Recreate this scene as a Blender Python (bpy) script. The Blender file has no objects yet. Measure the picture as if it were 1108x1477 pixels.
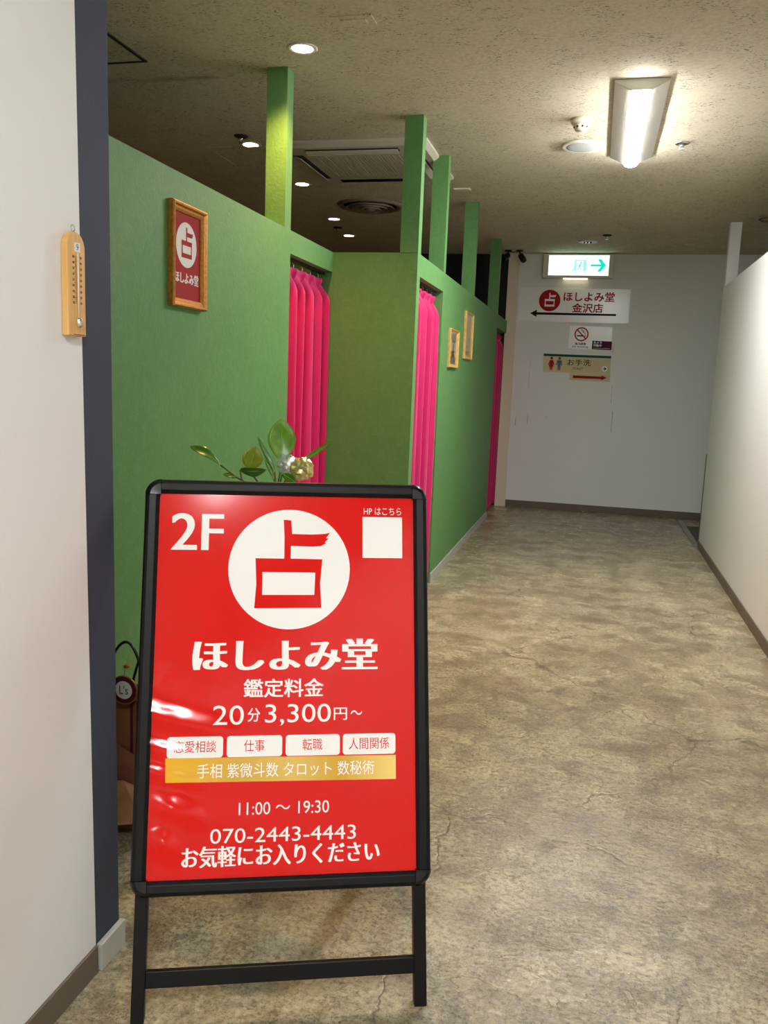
import bpy, bmesh, math, random
from mathutils import Vector, Matrix, noise as mnoise

random.seed(7)
scene = bpy.context.scene
C = scene.collection
PI = math.pi

# ------------------------------------------------------------------ camera
cam_data = bpy.data.cameras.new('camera')
cam_data.sensor_fit = 'VERTICAL'
cam_data.sensor_height = 36.0
cam_data.lens = 1215.0 / 1477.0 * 36.0
cam_data.clip_start = 0.02
cam = bpy.data.objects.new('camera', cam_data)
C.objects.link(cam)
RIGHT = Vector((0.969579, 0.241643, 0.039065))
DOWN = Vector((0.074573, -0.139592, -0.987397))
FWD = Vector((-0.233145, 0.960272, -0.153365))
mw = Matrix.Identity(4)
for i in range(3):
    mw[i][0] = RIGHT[i]
    mw[i][1] = -DOWN[i]
    mw[i][2] = -FWD[i]
mw.translation = Vector((0, 0, 1.32))
cam.matrix_world = mw
scene.camera = cam

# ------------------------------------------------------------------ light and exposure settings
scene.view_settings.view_transform = 'Standard'
scene.view_settings.look = 'None'
scene.view_settings.gamma = 1.0
scene.view_settings.use_curve_mapping = False
scene.view_settings.exposure = 0.28
world = bpy.data.worlds.new('world')
scene.world = world
world.use_nodes = True
world.node_tree.nodes['Background'].inputs[0].default_value = (0.9, 0.95, 1.0, 1)
world.node_tree.nodes['Background'].inputs[1].default_value = 0.0
TUBE_STRENGTH = 185.0          # the corridor's ceiling light
TUBE_STRENGTH_BEHIND = 165.0   # the same lights further back along the corridor, over and behind the viewer
DOWNLIGHT_POWER = 28.0
POST_DOWNLIGHT_POWER = 95.0   # the one over the corridor side is the strong one
DOWNLIGHT_FACE = 14.0
EXIT_STRENGTH = 1.15
scene.cycles.max_bounces = 8
scene.cycles.diffuse_bounces = 5
scene.cycles.glossy_bounces = 4
scene.cycles.transparent_max_bounces = 12
scene.cycles.sample_clamp_indirect = 6.0
scene.cycles.use_denoising = True

# ------------------------------------------------------------------ dimensions (metres)
CEIL = 2.714
XL = -0.98        # near left wall
XG = -1.465       # green partition beside the sign
XP = -0.985       # green partition further on
XR = 0.96         # right partition
YP = 4.60         # cross wall between the two green partitions
YF = 9.35         # end wall
GT = 2.012        # height of the green partitions
Y0 = -6.5         # behind the viewer


# ------------------------------------------------------------------ helpers
def s2l(c):
    return tuple((v / 12.92 if v <= 0.04045 else ((v + 0.055) / 1.055) ** 2.4) for v in c)


def rgb(r, g, b):
    return (*s2l((r / 255, g / 255, b / 255)), 1)


class MB:
    """collects shapes; build() links them as ONE mesh object"""

    def __init__(self):
        self.v, self.f, self.sm = [], [], []

    def add(self, verts, faces, smooth=False):
        o = len(self.v)
        self.v += [tuple(p) for p in verts]
        self.f += [tuple(i + o for i in f) for f in faces]
        self.sm += [smooth] * len(faces)
        return self

    def box(self, x0, x1, y0, y1, z0, z1):
        x0, x1 = min(x0, x1), max(x0, x1)
        y0, y1 = min(y0, y1), max(y0, y1)
        z0, z1 = min(z0, z1), max(z0, z1)
        v = [(x, y, z) for x in (x0, x1) for y in (y0, y1) for z in (z0, z1)]
        return self.add(v, [(0, 1, 3, 2), (4, 6, 7, 5), (0, 4, 5, 1), (2, 3, 7, 6), (0, 2, 6, 4), (1, 5, 7, 3)])

    def prism(self, poly, fn, d0, d1):
        """poly: 2D outline; fn(a, b, d) -> 3D"""
        n = len(poly)
        v = [fn(a, b, d0) for a, b in poly] + [fn(a, b, d1) for a, b in poly]
        f = [tuple(range(n))[::-1], tuple(range(n, 2 * n))]
        f += [(i, (i + 1) % n, n + (i + 1) % n, n + i) for i in range(n)]
        return self.add(v, f)

    def tube(self, pts, r, n=10, caps=True, smooth=True, closed=False):
        pts = [Vector(p) for p in pts]
        m = len(pts)
        rs = r if isinstance(r, (list, tuple)) else [r] * m
        vs = []
        ref = None
        for i, p in enumerate(pts):
            if closed:
                t = (pts[(i + 1) % m] - pts[i - 1])
            else:
                t = pts[min(i + 1, m - 1)] - pts[max(i - 1, 0)]
            t.normalize()
            if ref is None:
                ref = Vector((0, 0, 1)) if abs(t.z) < 0.9 else Vector((1, 0, 0))
            a = (ref - t * ref.dot(t)).normalized()
            ref = a
            b = t.cross(a)
            vs += [p + (a * math.cos(2 * PI * k / n) + b * math.sin(2 * PI * k / n)) * rs[i] for k in range(n)]
        fs = []
        for i in range(m if closed else m - 1):
            j = (i + 1) % m
            fs += [(i * n + k, i * n + (k + 1) % n, j * n + (k + 1) % n, j * n + k) for k in range(n)]
        self.add(vs, fs, smooth)
        if caps and not closed:
            o = len(self.v) - len(vs)
            self.f += [tuple(o + k for k in range(n))[::-1], tuple(o + (m - 1) * n + k for k in range(n))]
            self.sm += [False, False]
        return self

    def lathe(self, prof, c=(0, 0, 0), n=40, sx=1.0, smooth=True):
        """prof: (radius, z) from one end to the other"""
        vs, fs = [], []
        m = len(prof)
        for r, z in prof:
            vs += [(c[0] + sx * r * math.cos(2 * PI * k / n), c[1] + r * math.sin(2 * PI * k / n), c[2] + z) for k in range(n)]
        for i in range(m - 1):
            fs += [(i * n + k, i * n + (k + 1) % n, (i + 1) * n + (k + 1) % n, (i + 1) * n + k) for k in range(n)]
        self.add(vs, fs, smooth)
        o = len(self.v) - len(vs)
        if prof[0][0] > 1e-6:
            self.f.append(tuple(o + k for k in range(n))); self.sm.append(False)
        if prof[-1][0] > 1e-6:
            self.f.append(tuple(o + (m - 1) * n + k for k in range(n))); self.sm.append(False)
        return self

    def build(self, name, mat=None, parent=None, bevel=0.0, seg=2, loc=None):
        me = bpy.data.meshes.new(name)
        me.from_pydata(self.v, [], self.f)
        me.polygons.foreach_set('use_smooth', self.sm)
        bm = bmesh.new(); bm.from_mesh(me)
        bmesh.ops.remove_doubles(bm, verts=bm.verts, dist=1e-6)
        bmesh.ops.recalc_face_normals(bm, faces=bm.faces)
        bm.to_mesh(me); bm.free()
        o = bpy.data.objects.new(name, me)
        C.objects.link(o)
        if mat:
            me.materials.append(mat)
        if parent:
            o.parent = parent
        if loc:
            o.location = loc
        if bevel:
            b = o.modifiers.new('bevel', 'BEVEL')
            b.width = bevel; b.segments = seg; b.limit_method = 'ANGLE'; b.angle_limit = 0.6
            b.harden_normals = False
        return o


def tag(o, label, cat, group=None, kind=None):
    o['label'] = label
    o['category'] = cat
    if group:
        o['group'] = group
    if kind:
        o['kind'] = kind
    return o


def empty(name, loc, rz=0.0):
    o = bpy.data.objects.new(name, None)
    o.empty_display_size = 0.05
    C.objects.link(o)
    o.location = loc
    o.rotation_euler = (0, 0, rz)
    return o


def copy_tree(o, parent=None):
    c = o.copy()
    C.objects.link(c)
    if parent:
        c.parent = parent
    for ch in list(o.children):
        copy_tree(ch, c)
    return c


def struct(o):
    o['kind'] = 'structure'
    return o


# ---- lettering: the built-in typeface turned into mesh outlines
_glyph_cache = {}


def glyphs(txt, bold=0.0):
    key = (txt, bold)
    if key in _glyph_cache:
        return _glyph_cache[key]
    cu = bpy.data.curves.new('lettering', 'FONT')
    cu.body = txt
    cu.resolution_u = 4
    cu.offset = bold
    o = bpy.data.objects.new('lettering', cu)
    C.objects.link(o)
    bpy.context.view_layer.update()
    dg = bpy.context.evaluated_depsgraph_get()
    me = bpy.data.meshes.new_from_object(o.evaluated_get(dg))
    vs = [(v.co.x, v.co.y) for v in me.vertices]
    fs = [tuple(p.vertices) for p in me.polygons]
    C.objects.unlink(o)
    bpy.data.objects.remove(o)
    bpy.data.curves.remove(cu)
    bpy.data.meshes.remove(me)
    x0 = min(v[0] for v in vs); x1 = max(v[0] for v in vs)
    y0 = min(v[1] for v in vs); y1 = max(v[1] for v in vs)
    r = ([((x - x0) / (x1 - x0), (y - y0) / (y1 - y0)) for x, y in vs], fs)
    _glyph_cache[key] = r
    return r


def letter(txt, box, fn, d, mat, parent, bold=0.0, heavy=0.0, name='lettering'):
    """box = (left, right, bottom, top); heavy thickens only the upright strokes"""
    vs, fs = glyphs(txt)
    x0, x1, y0, y1 = box
    mb = MB()
    wt = bold * (y1 - y0)               # all-round weight, as a share of the letter height
    hx = heavy + wt
    shifts = [(0.0, 0.0)]
    if hx > 0:
        nx_ = 2 if heavy else 1
        shifts = [(hx * k / nx_, wt * e) for k in range(-nx_, nx_ + 1) for e in ((-1, 1) if wt else (0,))]
    for q, (sx, sy) in enumerate(shifts):
        mb.add([fn(x0 + hx + (x1 - x0 - 2 * hx) * x + sx, y0 + wt + (y1 - y0 - 2 * wt) * y + sy, d + 8e-6 * q) for x, y in vs], fs)
    me = bpy.data.meshes.new(name)
    me.from_pydata(mb.v, [], mb.f)
    o = bpy.data.objects.new(name, me)
    C.objects.link(o)
    me.materials.append(mat)
    o.parent = parent
    return o


def flat(poly, fn, d, thick=0.0006):
    return MB().prism(poly, fn, d - thick, d)


def rect(x0, x1, y0, y1):
    return [(x0, y0), (x1, y0), (x1, y1), (x0, y1)]


def rrect(x0, x1, y0, y1, r, n=6):
    out = []
    for cx, cy, a in ((x1 - r, y0 + r, -PI / 2), (x1 - r, y1 - r, 0), (x0 + r, y1 - r, PI / 2), (x0 + r, y0 + r, PI)):
        out += [(cx + r * math.cos(a + PI / 2 * k / n), cy + r * math.sin(a + PI / 2 * k / n)) for k in range(n + 1)]
    return out


def disc(cx, cy, r, n=56, ry=None):
    ry = ry or r
    return [(cx + r * math.cos(2 * PI * k / n), cy + ry * math.sin(2 * PI * k / n)) for k in range(n)]


def ring_mesh(cx, cy, r0, r1, fn, d0, d1, n=48):
    mb = MB()
    v = []
    for rr, dd in ((r0, d0), (r0, d1), (r1, d1), (r1, d0)):
        v += [fn(cx + rr * math.cos(2 * PI * k / n), cy + rr * math.sin(2 * PI * k / n), dd) for k in range(n)]
    f = []
    for i in range(4):
        j = (i + 1) % 4
        f += [(i * n + k, i * n + (k + 1) % n, j * n + (k + 1) % n, j * n + k) for k in range(n)]
    return mb.add(v, f)


# ------------------------------------------------------------------ materials
def mat(name, col, rough=0.5, metal=0.0, spec=0.5, emit=None, strength=0.0, coat=0.0):
    m = bpy.data.materials.new(name)
    m.use_nodes = True
    b = m.node_tree.nodes['Principled BSDF']
    b.inputs['Base Color'].default_value = col
    b.inputs['Roughness'].default_value = rough
    b.inputs['Metallic'].default_value = metal
    b.inputs['Specular IOR Level'].default_value = spec
    b.inputs['Coat Weight'].default_value = coat
    if emit:
        b.inputs['Emission Color'].default_value = emit
        b.inputs['Emission Strength'].default_value = strength
    return m


def nodes(m):
    nt = m.node_tree
    return nt, nt.nodes, nt.links, nt.nodes['Principled BSDF']


def N(nt, kind, **kw):
    n = nt.nodes.new(kind)
    for k, v in kw.items():
        if k in n.inputs:
            n.inputs[k].default_value = v
        else:
            setattr(n, k, v)
    return n


def ramp(nt, fac, stops):
    r = nt.nodes.new('ShaderNodeValToRGB')
    el = r.color_ramp.elements
    while len(el) < len(stops):
        el.new(0.5)
    for e, (p, c) in zip(el, stops):
        e.position = p
        e.color = c if len(c) == 4 else (*c, 1)
    nt.links.new(fac, r.inputs[0])
    return r.outputs[0]


def mix(nt, fac, a, b, mode='MIX'):
    n = nt.nodes.new('ShaderNodeMix')
    n.data_type = 'RGBA'
    n.blend_type = mode
    for sock, v in ((n.inputs[0], fac), (n.inputs[6], a), (n.inputs[7], b)):
        if isinstance(v, (int, float)):
            sock.default_value = v
        elif isinstance(v, tuple):
            sock.default_value = v
        else:
            nt.links.new(v, sock)
    return n.outputs[2]


def math_n(nt, op, a, b=None):
    n = nt.nodes.new('ShaderNodeMath')
    n.operation = op
    for s, v in ((n.inputs[0], a), (n.inputs[1], b)):
        if v is None:
            continue
        if isinstance(v, (int, float)):
            s.default_value = v
        else:
            nt.links.new(v, s)
    return n.outputs[0]


def coords(nt, scale=(1, 1, 1), loc=(0, 0, 0), rot=(0, 0, 0)):
    g = nt.nodes.new('ShaderNodeNewGeometry')      # world position: nothing here ever moves
    mp = nt.nodes.new('ShaderNodeMapping')
    mp.inputs['Scale'].default_value = scale
    mp.inputs['Location'].default_value = loc
    mp.inputs['Rotation'].default_value = rot
    nt.links.new(g.outputs['Position'], mp.inputs[0])
    return mp.outputs[0]


def noise(nt, vec, scale, detail=4, rough=0.55, dist=0.0):
    n = nt.nodes.new('ShaderNodeTexNoise')
    n.inputs['Scale'].default_value = scale
    n.inputs['Detail'].default_value = detail
    n.inputs['Roughness'].default_value = rough
    n.inputs['Distortion'].default_value = dist
    nt.links.new(vec, n.inputs['Vector'])
    return n.outputs['Fac']


def bump(nt, bsdf, h, strength, dist):
    b = nt.nodes.new('ShaderNodeBump')
    b.inputs['Strength'].default_value = strength
    b.inputs['Distance'].default_value = dist
    nt.links.new(h, b.inputs['Height'])
    nt.links.new(b.outputs[0], bsdf.inputs['Normal'])


def paint(name, col, rough=0.6, var=0.06, scale=6, bstr=0.15, bscale=60, bdist=0.002):
    """painted or papered surface: faint unevenness of tone and a fine emboss"""
    m = mat(name, col, rough)
    nt, nn, L, b = nodes(m)
    v = coords(nt)
    n1 = noise(nt, v, scale, 5)
    c = mix(nt, n1, tuple(x * (1 - var) for x in col[:3]) + (1,), tuple(min(1, x * (1 + var)) for x in col[:3]) + (1,))
    L.new(c, b.inputs['Base Color'])
    bump(nt, b, noise(nt, v, bscale, 3), bstr, bdist)
    return m


M = {}
M['white_wall'] = paint('white_wall', rgb(226, 225, 223), 0.55, 0.02, 3, 0.08, 25)
M['far_wall'] = paint('far_wall', rgb(228, 228, 225), 0.5, 0.03, 2, 0.05, 12)
M['beige'] = paint('beige', rgb(226, 212, 190), 0.6, 0.03, 4, 0.05, 20)
M['navy'] = paint('navy', rgb(52, 57, 74), 0.7, 0.06, 30, 0.25, 160)
M['dark_navy'] = paint('dark_navy', rgb(20, 20, 34), 0.8, 0.05, 8, 0.1, 60)
M['brown_base'] = paint('brown_base', rgb(98, 86, 72), 0.45, 0.05, 8, 0.05, 40)
M['grey_base'] = paint('grey_base', rgb(172, 172, 162), 0.5, 0.04, 8, 0.05, 40)
M['white_plastic'] = mat('white_plastic', rgb(228, 226, 218), 0.4)
M['cream_plastic'] = mat('cream_plastic', rgb(214, 210, 190), 0.4)
M['grey_plastic'] = mat('grey_plastic', rgb(196, 198, 198), 0.55)
M['ac_plastic'] = mat('ac_plastic', rgb(200, 192, 178), 0.5)
M['ac_dark'] = mat('ac_dark', rgb(40, 36, 32), 0.6)
M['diffuser'] = mat('diffuser', rgb(140, 122, 104), 0.45)
M['chrome'] = mat('chrome', (0.75, 0.75, 0.74, 1), 0.18, 1.0)
M['dark_hole'] = mat('dark_hole', rgb(30, 28, 26), 0.7)
M['black_plastic'] = mat('black_plastic', rgb(14, 14, 15), 0.35)
M['black_metal'] = mat('black_metal', rgb(8, 8, 8), 0.42, 0.0, 0.25)
M['black_gloss'] = mat('black_gloss', rgb(8, 8, 8), 0.25, 0.0, 0.4)
M['poster_red'] = mat('poster_red', rgb(220, 11, 4), 0.6, spec=0.05)
M['poster_white'] = mat('poster_white', rgb(246, 244, 240), 0.6, spec=0.05)
M['steel'] = mat('steel', rgb(150, 148, 140), 0.35, 0.8)
M['carpet'] = paint('carpet', rgb(70, 70, 66), 0.95, 0.2, 60, 0.5, 300)
M['sign_white'] = mat('sign_white', rgb(244, 244, 242), 0.22)
M['sign_red'] = mat('sign_red', rgb(176, 26, 34), 0.6, spec=0.12)
M['ink'] = mat('ink', rgb(30, 26, 26), 0.6, spec=0.12)
M['beige_sign'] = mat('beige_sign', rgb(216, 200, 160), 0.6, spec=0.12)
M['teal'] = mat('teal', rgb(0, 84, 78), 0.6, spec=0.12)
M['slate_blue'] = mat('slate_blue', rgb(92, 100, 122), 0.6, spec=0.12)
M['deep_red'] = mat('deep_red', rgb(158, 22, 22), 0.6, spec=0.12)
M['sticker_navy'] = mat('sticker_navy', rgb(30, 22, 66), 0.6, spec=0.12)
M['sticker_purple'] = mat('sticker_purple', rgb(84, 12, 62), 0.6, spec=0.12)
M['frame_print'] = mat('frame_print', rgb(172, 24, 36), 0.6, spec=0.12)
M['maroon'] = mat('maroon', rgb(84, 18, 26), 0.4)
M['tag_white'] = mat('tag_white', rgb(226, 222, 212), 0.5)


def make_green():
    col = rgb(86, 138, 72)
    m = mat('green_wallpaper', col, 0.55, spec=0.35)
    nt, nn, L, b = nodes(m)
    v = coords(nt)
    n1 = noise(nt, v, 2.5, 3)
    n2 = noise(nt, v, 16, 6, 0.6, 1.6)
    c = mix(nt, n1, rgb(84, 131, 73), rgb(95, 142, 83))
    c = mix(nt, math_n(nt, 'MULTIPLY', ramp(nt, n2, [(0.4, (0, 0, 0)), (0.7, (1, 1, 1))]), 0.16), c, rgb(130, 174, 112))
    L.new(c, b.inputs['Base Color'])
    h = math_n(nt, 'ADD', noise(nt, v, 30, 5, 0.6, 2.0), math_n(nt, 'MULTIPLY', noise(nt, v, 220, 2), 0.35))
    bump(nt, b, h, 0.6, 0.003)
    return m


M['green'] = make_green()


def scuff(m, marks):
    """thin upright scrapes and dents at fixed places on a wall facing the corridor: (x, z from, z to, half width, depth of tone)"""
    nt, nn, L, b = nodes(m)
    base = b.inputs['Base Color'].links[0].from_socket
    sx = nt.nodes.new('ShaderNodeSeparateXYZ')
    v = coords(nt)
    L.new(v, sx.inputs[0])
    wob = math_n(nt, 'MULTIPLY', math_n(nt, 'SUBTRACT', noise(nt, v, 9, 3), 0.5), 0.012)
    tot = None
    for x, z0, z1, w, k in marks:
        a = math_n(nt, 'LESS_THAN', math_n(nt, 'ABSOLUTE', math_n(nt, 'SUBTRACT', math_n(nt, 'ADD', sx.outputs[0], wob), x)), w)
        c = math_n(nt, 'LESS_THAN', math_n(nt, 'ABSOLUTE', math_n(nt, 'SUBTRACT', sx.outputs[2], (z0 + z1) / 2)), (z1 - z0) / 2)
        r = math_n(nt, 'MULTIPLY', math_n(nt, 'MULTIPLY', a, c), k)
        tot = r if tot is None else math_n(nt, 'MAXIMUM', tot, r)
    brk = ramp(nt, noise(nt, v, 17, 3), [(0.38, (0.25, 0.25, 0.25)), (0.55, (1, 1, 1))])
    L.new(mix(nt, math_n(nt, 'MULTIPLY', tot, brk), base, rgb(92, 88, 82)), b.inputs['Base Color'])


scuff(M['far_wall'], [(0.19, 0.86, 1.10, 0.0035, 0.7), (0.165, 1.18, 1.36, 0.003, 0.5), (0.145, 1.70, 1.78, 0.003, 0.5), (-0.70, 0.92, 1.04, 0.004, 0.6),
                      (-0.83, 0.90, 1.00, 0.005, 0.6), (-0.71, 1.30, 1.62, 0.0025, 0.4), (-0.50, 1.00, 1.01, 0.02, 0.5)])


def make_ceiling():
    m = mat('ceiling_board', rgb(196, 186, 166), 0.9, spec=0.15)
    nt, nn, L, b = nodes(m)
    v = coords(nt)
    # worm-hole fissures of a mineral fibre board: small, short, in three directions
    marks = None
    for ang, off, sc in ((0.2, 0.0, 1.0), (1.25, 13.7, 1.15), (2.2, 31.3, 0.9)):
        vm = coords(nt, (sc * 52, sc * 150, 1), (off, off * 0.7, 0), (0, 0, ang))
        n = noise(nt, vm, 1.0, 1.5, 0.5, 0.6)
        k = ramp(nt, n, [(0.0, (0, 0, 0)), (0.655, (0, 0, 0)), (0.685, (1, 1, 1)), (1, (1, 1, 1))])
        marks = k if marks is None else mix(nt, 1.0, marks, k, 'LIGHTEN')
    gate = ramp(nt, noise(nt, v, 9, 2), [(0.0, (0, 0, 0)), (0.42, (0, 0, 0)), (0.56, (1, 1, 1)), (1, (1, 1, 1))])
    marks = mix(nt, 1.0, marks, gate, 'MULTIPLY')
    tone = mix(nt, noise(nt, v, 1.6, 4), rgb(212, 202, 179), rgb(224, 216, 196))
    tone = mix(nt, ramp(nt, noise(nt, v, 55, 3), [(0.35, (0, 0, 0)), (0.75, (1, 1, 1))]), tone, rgb(200, 190, 167))
    # damp stain running along one board joint above the booths
    g = nt.nodes.new('ShaderNodeSeparateXYZ')
    L.new(v, g.inputs[0])
    dy = math_n(nt, 'ABSOLUTE', math_n(nt, 'SUBTRACT', g.outputs[1], 3.93))
    band = ramp(nt, math_n(nt, 'ADD', dy, math_n(nt, 'MULTIPLY', math_n(nt, 'SUBTRACT', noise(nt, v, 14, 3), 0.5), 0.12)),
                [(0.0, (1, 1, 1)), (0.012, (1, 1, 1)), (0.05, (0, 0, 0)), (1, (0, 0, 0))])
    xr = ramp(nt, math_n(nt, 'MULTIPLY', math_n(nt, 'ADD', g.outputs[0], 2.6), 1.0), [(0.0, (0, 0, 0)), (0.15, (1, 1, 1)), (0.75, (1, 1, 1)), (0.95, (0, 0, 0))])
    stain = mix(nt, 1.0, band, xr, 'MULTIPLY')
    stain = mix(nt, 1.0, stain, ramp(nt, noise(nt, v, 7, 3), [(0.42, (0, 0, 0)), (0.6, (1, 1, 1))]), 'MULTIPLY')
    tone = mix(nt, math_n(nt, 'MULTIPLY', stain, 0.55), tone, rgb(110, 92, 70))
    c = mix(nt, math_n(nt, 'MULTIPLY', marks, 0.78), tone, rgb(70, 60, 46))
    L.new(c, b.inputs['Base Color'])
    h = math_n(nt, 'SUBTRACT', math_n(nt, 'MULTIPLY', noise(nt, v, 90, 4), 0.5), marks)
    bump(nt, b, h, 0.5, 0.003)
    return m


M['ceiling'] = make_ceiling()


def make_floor():
    m = mat('worn_concrete_vinyl', rgb(172, 156, 124), 0.3, spec=0.5)
    nt, nn, L, b = nodes(m)
    v = coords(nt)
    v2 = coords(nt, (1, 1, 1), (7, 3, 0))
    big = noise(nt, coords(nt, (0.8, 1.1, 1)), 1.7, 8, 0.62, 0.3)
    mid = noise(nt, v2, 6.0, 10, 0.72, 0.25)
    fine = noise(nt, v, 55, 8, 0.75)
    speck = noise(nt, v2, 150, 3, 0.65)
    c = mix(nt, ramp(nt, big, [(0.34, (0, 0, 0)), (0.66, (1, 1, 1))]), rgb(196, 183, 150), rgb(162, 148, 118))
    c = mix(nt, ramp(nt, mid, [(0.44, (0, 0, 0)), (0.62, (0.8, 0.8, 0.8))]), c, rgb(124, 110, 86))
    c = mix(nt, ramp(nt, noise(nt, coords(nt, (1, 1, 1), (3, 11, 0)), 3.0, 9, 0.7), [(0.5, (0, 0, 0)), (0.66, (0.75, 0.75, 0.75))]), c, rgb(214, 203, 170))
    c = mix(nt, ramp(nt, noise(nt, coords(nt, (1, 1, 1), (21, 5, 0)), 2.6, 7, 0.65), [(0.55, (0, 0, 0)), (0.70, (0.45, 0.45, 0.45))]), c, rgb(152, 120, 94))
    c = mix(nt, ramp(nt, fine, [(0.46, (0, 0, 0)), (0.60, (0.7, 0.7, 0.7))]), c, rgb(96, 84, 66))
    c = mix(nt, ramp(nt, noise(nt, v2, 75, 6, 0.7), [(0.52, (0, 0, 0)), (0.66, (0.5, 0.5, 0.5))]), c, rgb(226, 216, 186))
    # dark speckle where the surface has worn through
    gate = ramp(nt, mid, [(0.40, (0.12, 0.12, 0.12)), (0.58, (1, 1, 1))])
    sp = ramp(nt, speck, [(0.53, (0, 0, 0)), (0.60, (1, 1, 1))])
    c = mix(nt, math_n(nt, 'MULTIPLY', mix(nt, 1.0, sp, gate, 'MULTIPLY'), 0.8), c, rgb(66, 52, 38))
    sp2 = ramp(nt, noise(nt, coords(nt, (1, 1, 1), (2, 8, 0)), 95, 6, 0.75), [(0.54, (0, 0, 0)), (0.60, (1, 1, 1))])
    wear = ramp(nt, noise(nt, coords(nt, (1, 1, 1), (17, 2, 0)), 3.4, 8, 0.7), [(0.45, (0, 0, 0)), (0.56, (1, 1, 1))])
    c = mix(nt, math_n(nt, 'MULTIPLY', mix(nt, 1.0, sp2, wear, 'MULTIPLY'), 0.9), c, rgb(84, 68, 50))
    # cracks
    vo = nt.nodes.new('ShaderNodeTexVoronoi')
    vo.feature = 'DISTANCE_TO_EDGE'
    vo.inputs['Scale'].default_value = 1.0
    wv = nt.nodes.new('ShaderNodeVectorMath'); wv.operation = 'ADD'
    nz = nt.nodes.new('ShaderNodeTexNoise'); nz.inputs['Scale'].default_value = 5; nz.inputs['Detail'].default_value = 6
    L.new(v, nz.inputs['Vector'])
    sc = nt.nodes.new('ShaderNodeVectorMath'); sc.operation = 'SCALE'; sc.inputs[3].default_value = 0.28
    L.new(nz.outputs['Color'], sc.inputs[0])
    L.new(coords(nt, (0.9, 1.1, 1), (0.33, 0.15, 0.2)), wv.inputs[0]); L.new(sc.outputs[0], wv.inputs[1])
    L.new(wv.outputs[0], vo.inputs['Vector'])
    crack = ramp(nt, vo.outputs['Distance'], [(0.0, (1, 1, 1)), (0.0022, (0.8, 0.8, 0.8)), (0.0055, (0, 0, 0)), (1, (0, 0, 0))])
    crack = mix(nt, 1.0, crack, ramp(nt, noise(nt, v, 1.7, 2), [(0.45, (0, 0, 0)), (0.55, (1, 1, 1))]), 'MULTIPLY')
    c = mix(nt, math_n(nt, 'MULTIPLY', crack, 0.75), c, rgb(72, 58, 44))
    # flaked skins: closed outlines
    fl = noise(nt, coords(nt, (1.0, 2.2, 1), (5, 9, 0)), 9, 3, 0.5, 0.8)
    flk = ramp(nt, fl, [(0.0, (0, 0, 0)), (0.655, (0, 0, 0)), (0.663, (1, 1, 1)), (0.671, (0, 0, 0)), (1, (0, 0, 0))])
    c = mix(nt, math_n(nt, 'MULTIPLY', flk, 0.6), c, rgb(86, 70, 52))
    c = mix(nt, ramp(nt, fl, [(0.66, (0, 0, 0)), (0.68, (0.35, 0.35, 0.35))]), c, rgb(196, 184, 150))
    # vinyl tiles differ a little in tone
    br = nt.nodes.new('ShaderNodeTexBrick')
    br.inputs['Scale'].default_value = 1.0
    br.inputs['Brick Width'].default_value = 0.9
    br.inputs['Row Height'].default_value = 0.45
    br.inputs['Mortar Size'].default_value = 0.0012
    br.inputs['Color1'].default_value = (0.84, 0.84, 0.84, 1)
    br.inputs['Color2'].default_value = (1.06, 1.06, 1.06, 1)
    br.inputs['Mortar'].default_value = (0.82, 0.82, 0.82, 1)
    L.new(coords(nt, (1, 1, 1), (0.2, 0.1, 0), (0, 0, 0)), br.inputs['Vector'])
    c = mix(nt, 0.9, c, br.outputs['Color'], 'MULTIPLY')
    L.new(c, b.inputs['Base Color'])
    r = ramp(nt, mid, [(0.35, (0.22, 0.22, 0.22)), (0.7, (0.36, 0.36, 0.36))])
    L.new(r, b.inputs['Roughness'])
    h = math_n(nt, 'SUBTRACT', math_n(nt, 'MULTIPLY', fine, 0.5), crack)
    h = math_n(nt, 'ADD', h, math_n(nt, 'MULTIPLY', ramp(nt, fl, [(0.65, (0, 0, 0)), (0.67, (1, 1, 1))]), 0.8))
    h = math_n(nt, 'ADD', h, math_n(nt, 'MULTIPLY', noise(nt, coords(nt, (1, 1.8, 1)), 45, 6, 0.68, 0.5), 1.4))
    bump(nt, b, h, 0.4, 0.003)
    return m


M['floor'] = make_floor()


def make_fabric():
    m = mat('magenta_fabric', rgb(190, 6, 90), 0.7, spec=0.25)
    nt, nn, L, b = nodes(m)
    b.inputs['Sheen Weight'].default_value = 0.25
    v = coords(nt, (1, 1, 0.05))
    bump(nt, b, noise(nt, v, 260, 2), 0.1, 0.001)
    return m


M['fabric'] = make_fabric()


def make_wood(name, a, c2, scale=(60, 60, 3)):
    m = mat(name, a, 0.45)
    nt, nn, L, b = nodes(m)
    v = coords(nt, scale)
    n = noise(nt, v, 1.0, 4, 0.6, 0.6)
    L.new(mix(nt, ramp(nt, n, [(0.35, (0, 0, 0)), (0.7, (1, 1, 1))]), a, c2), b.inputs['Base Color'])
    return m


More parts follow.
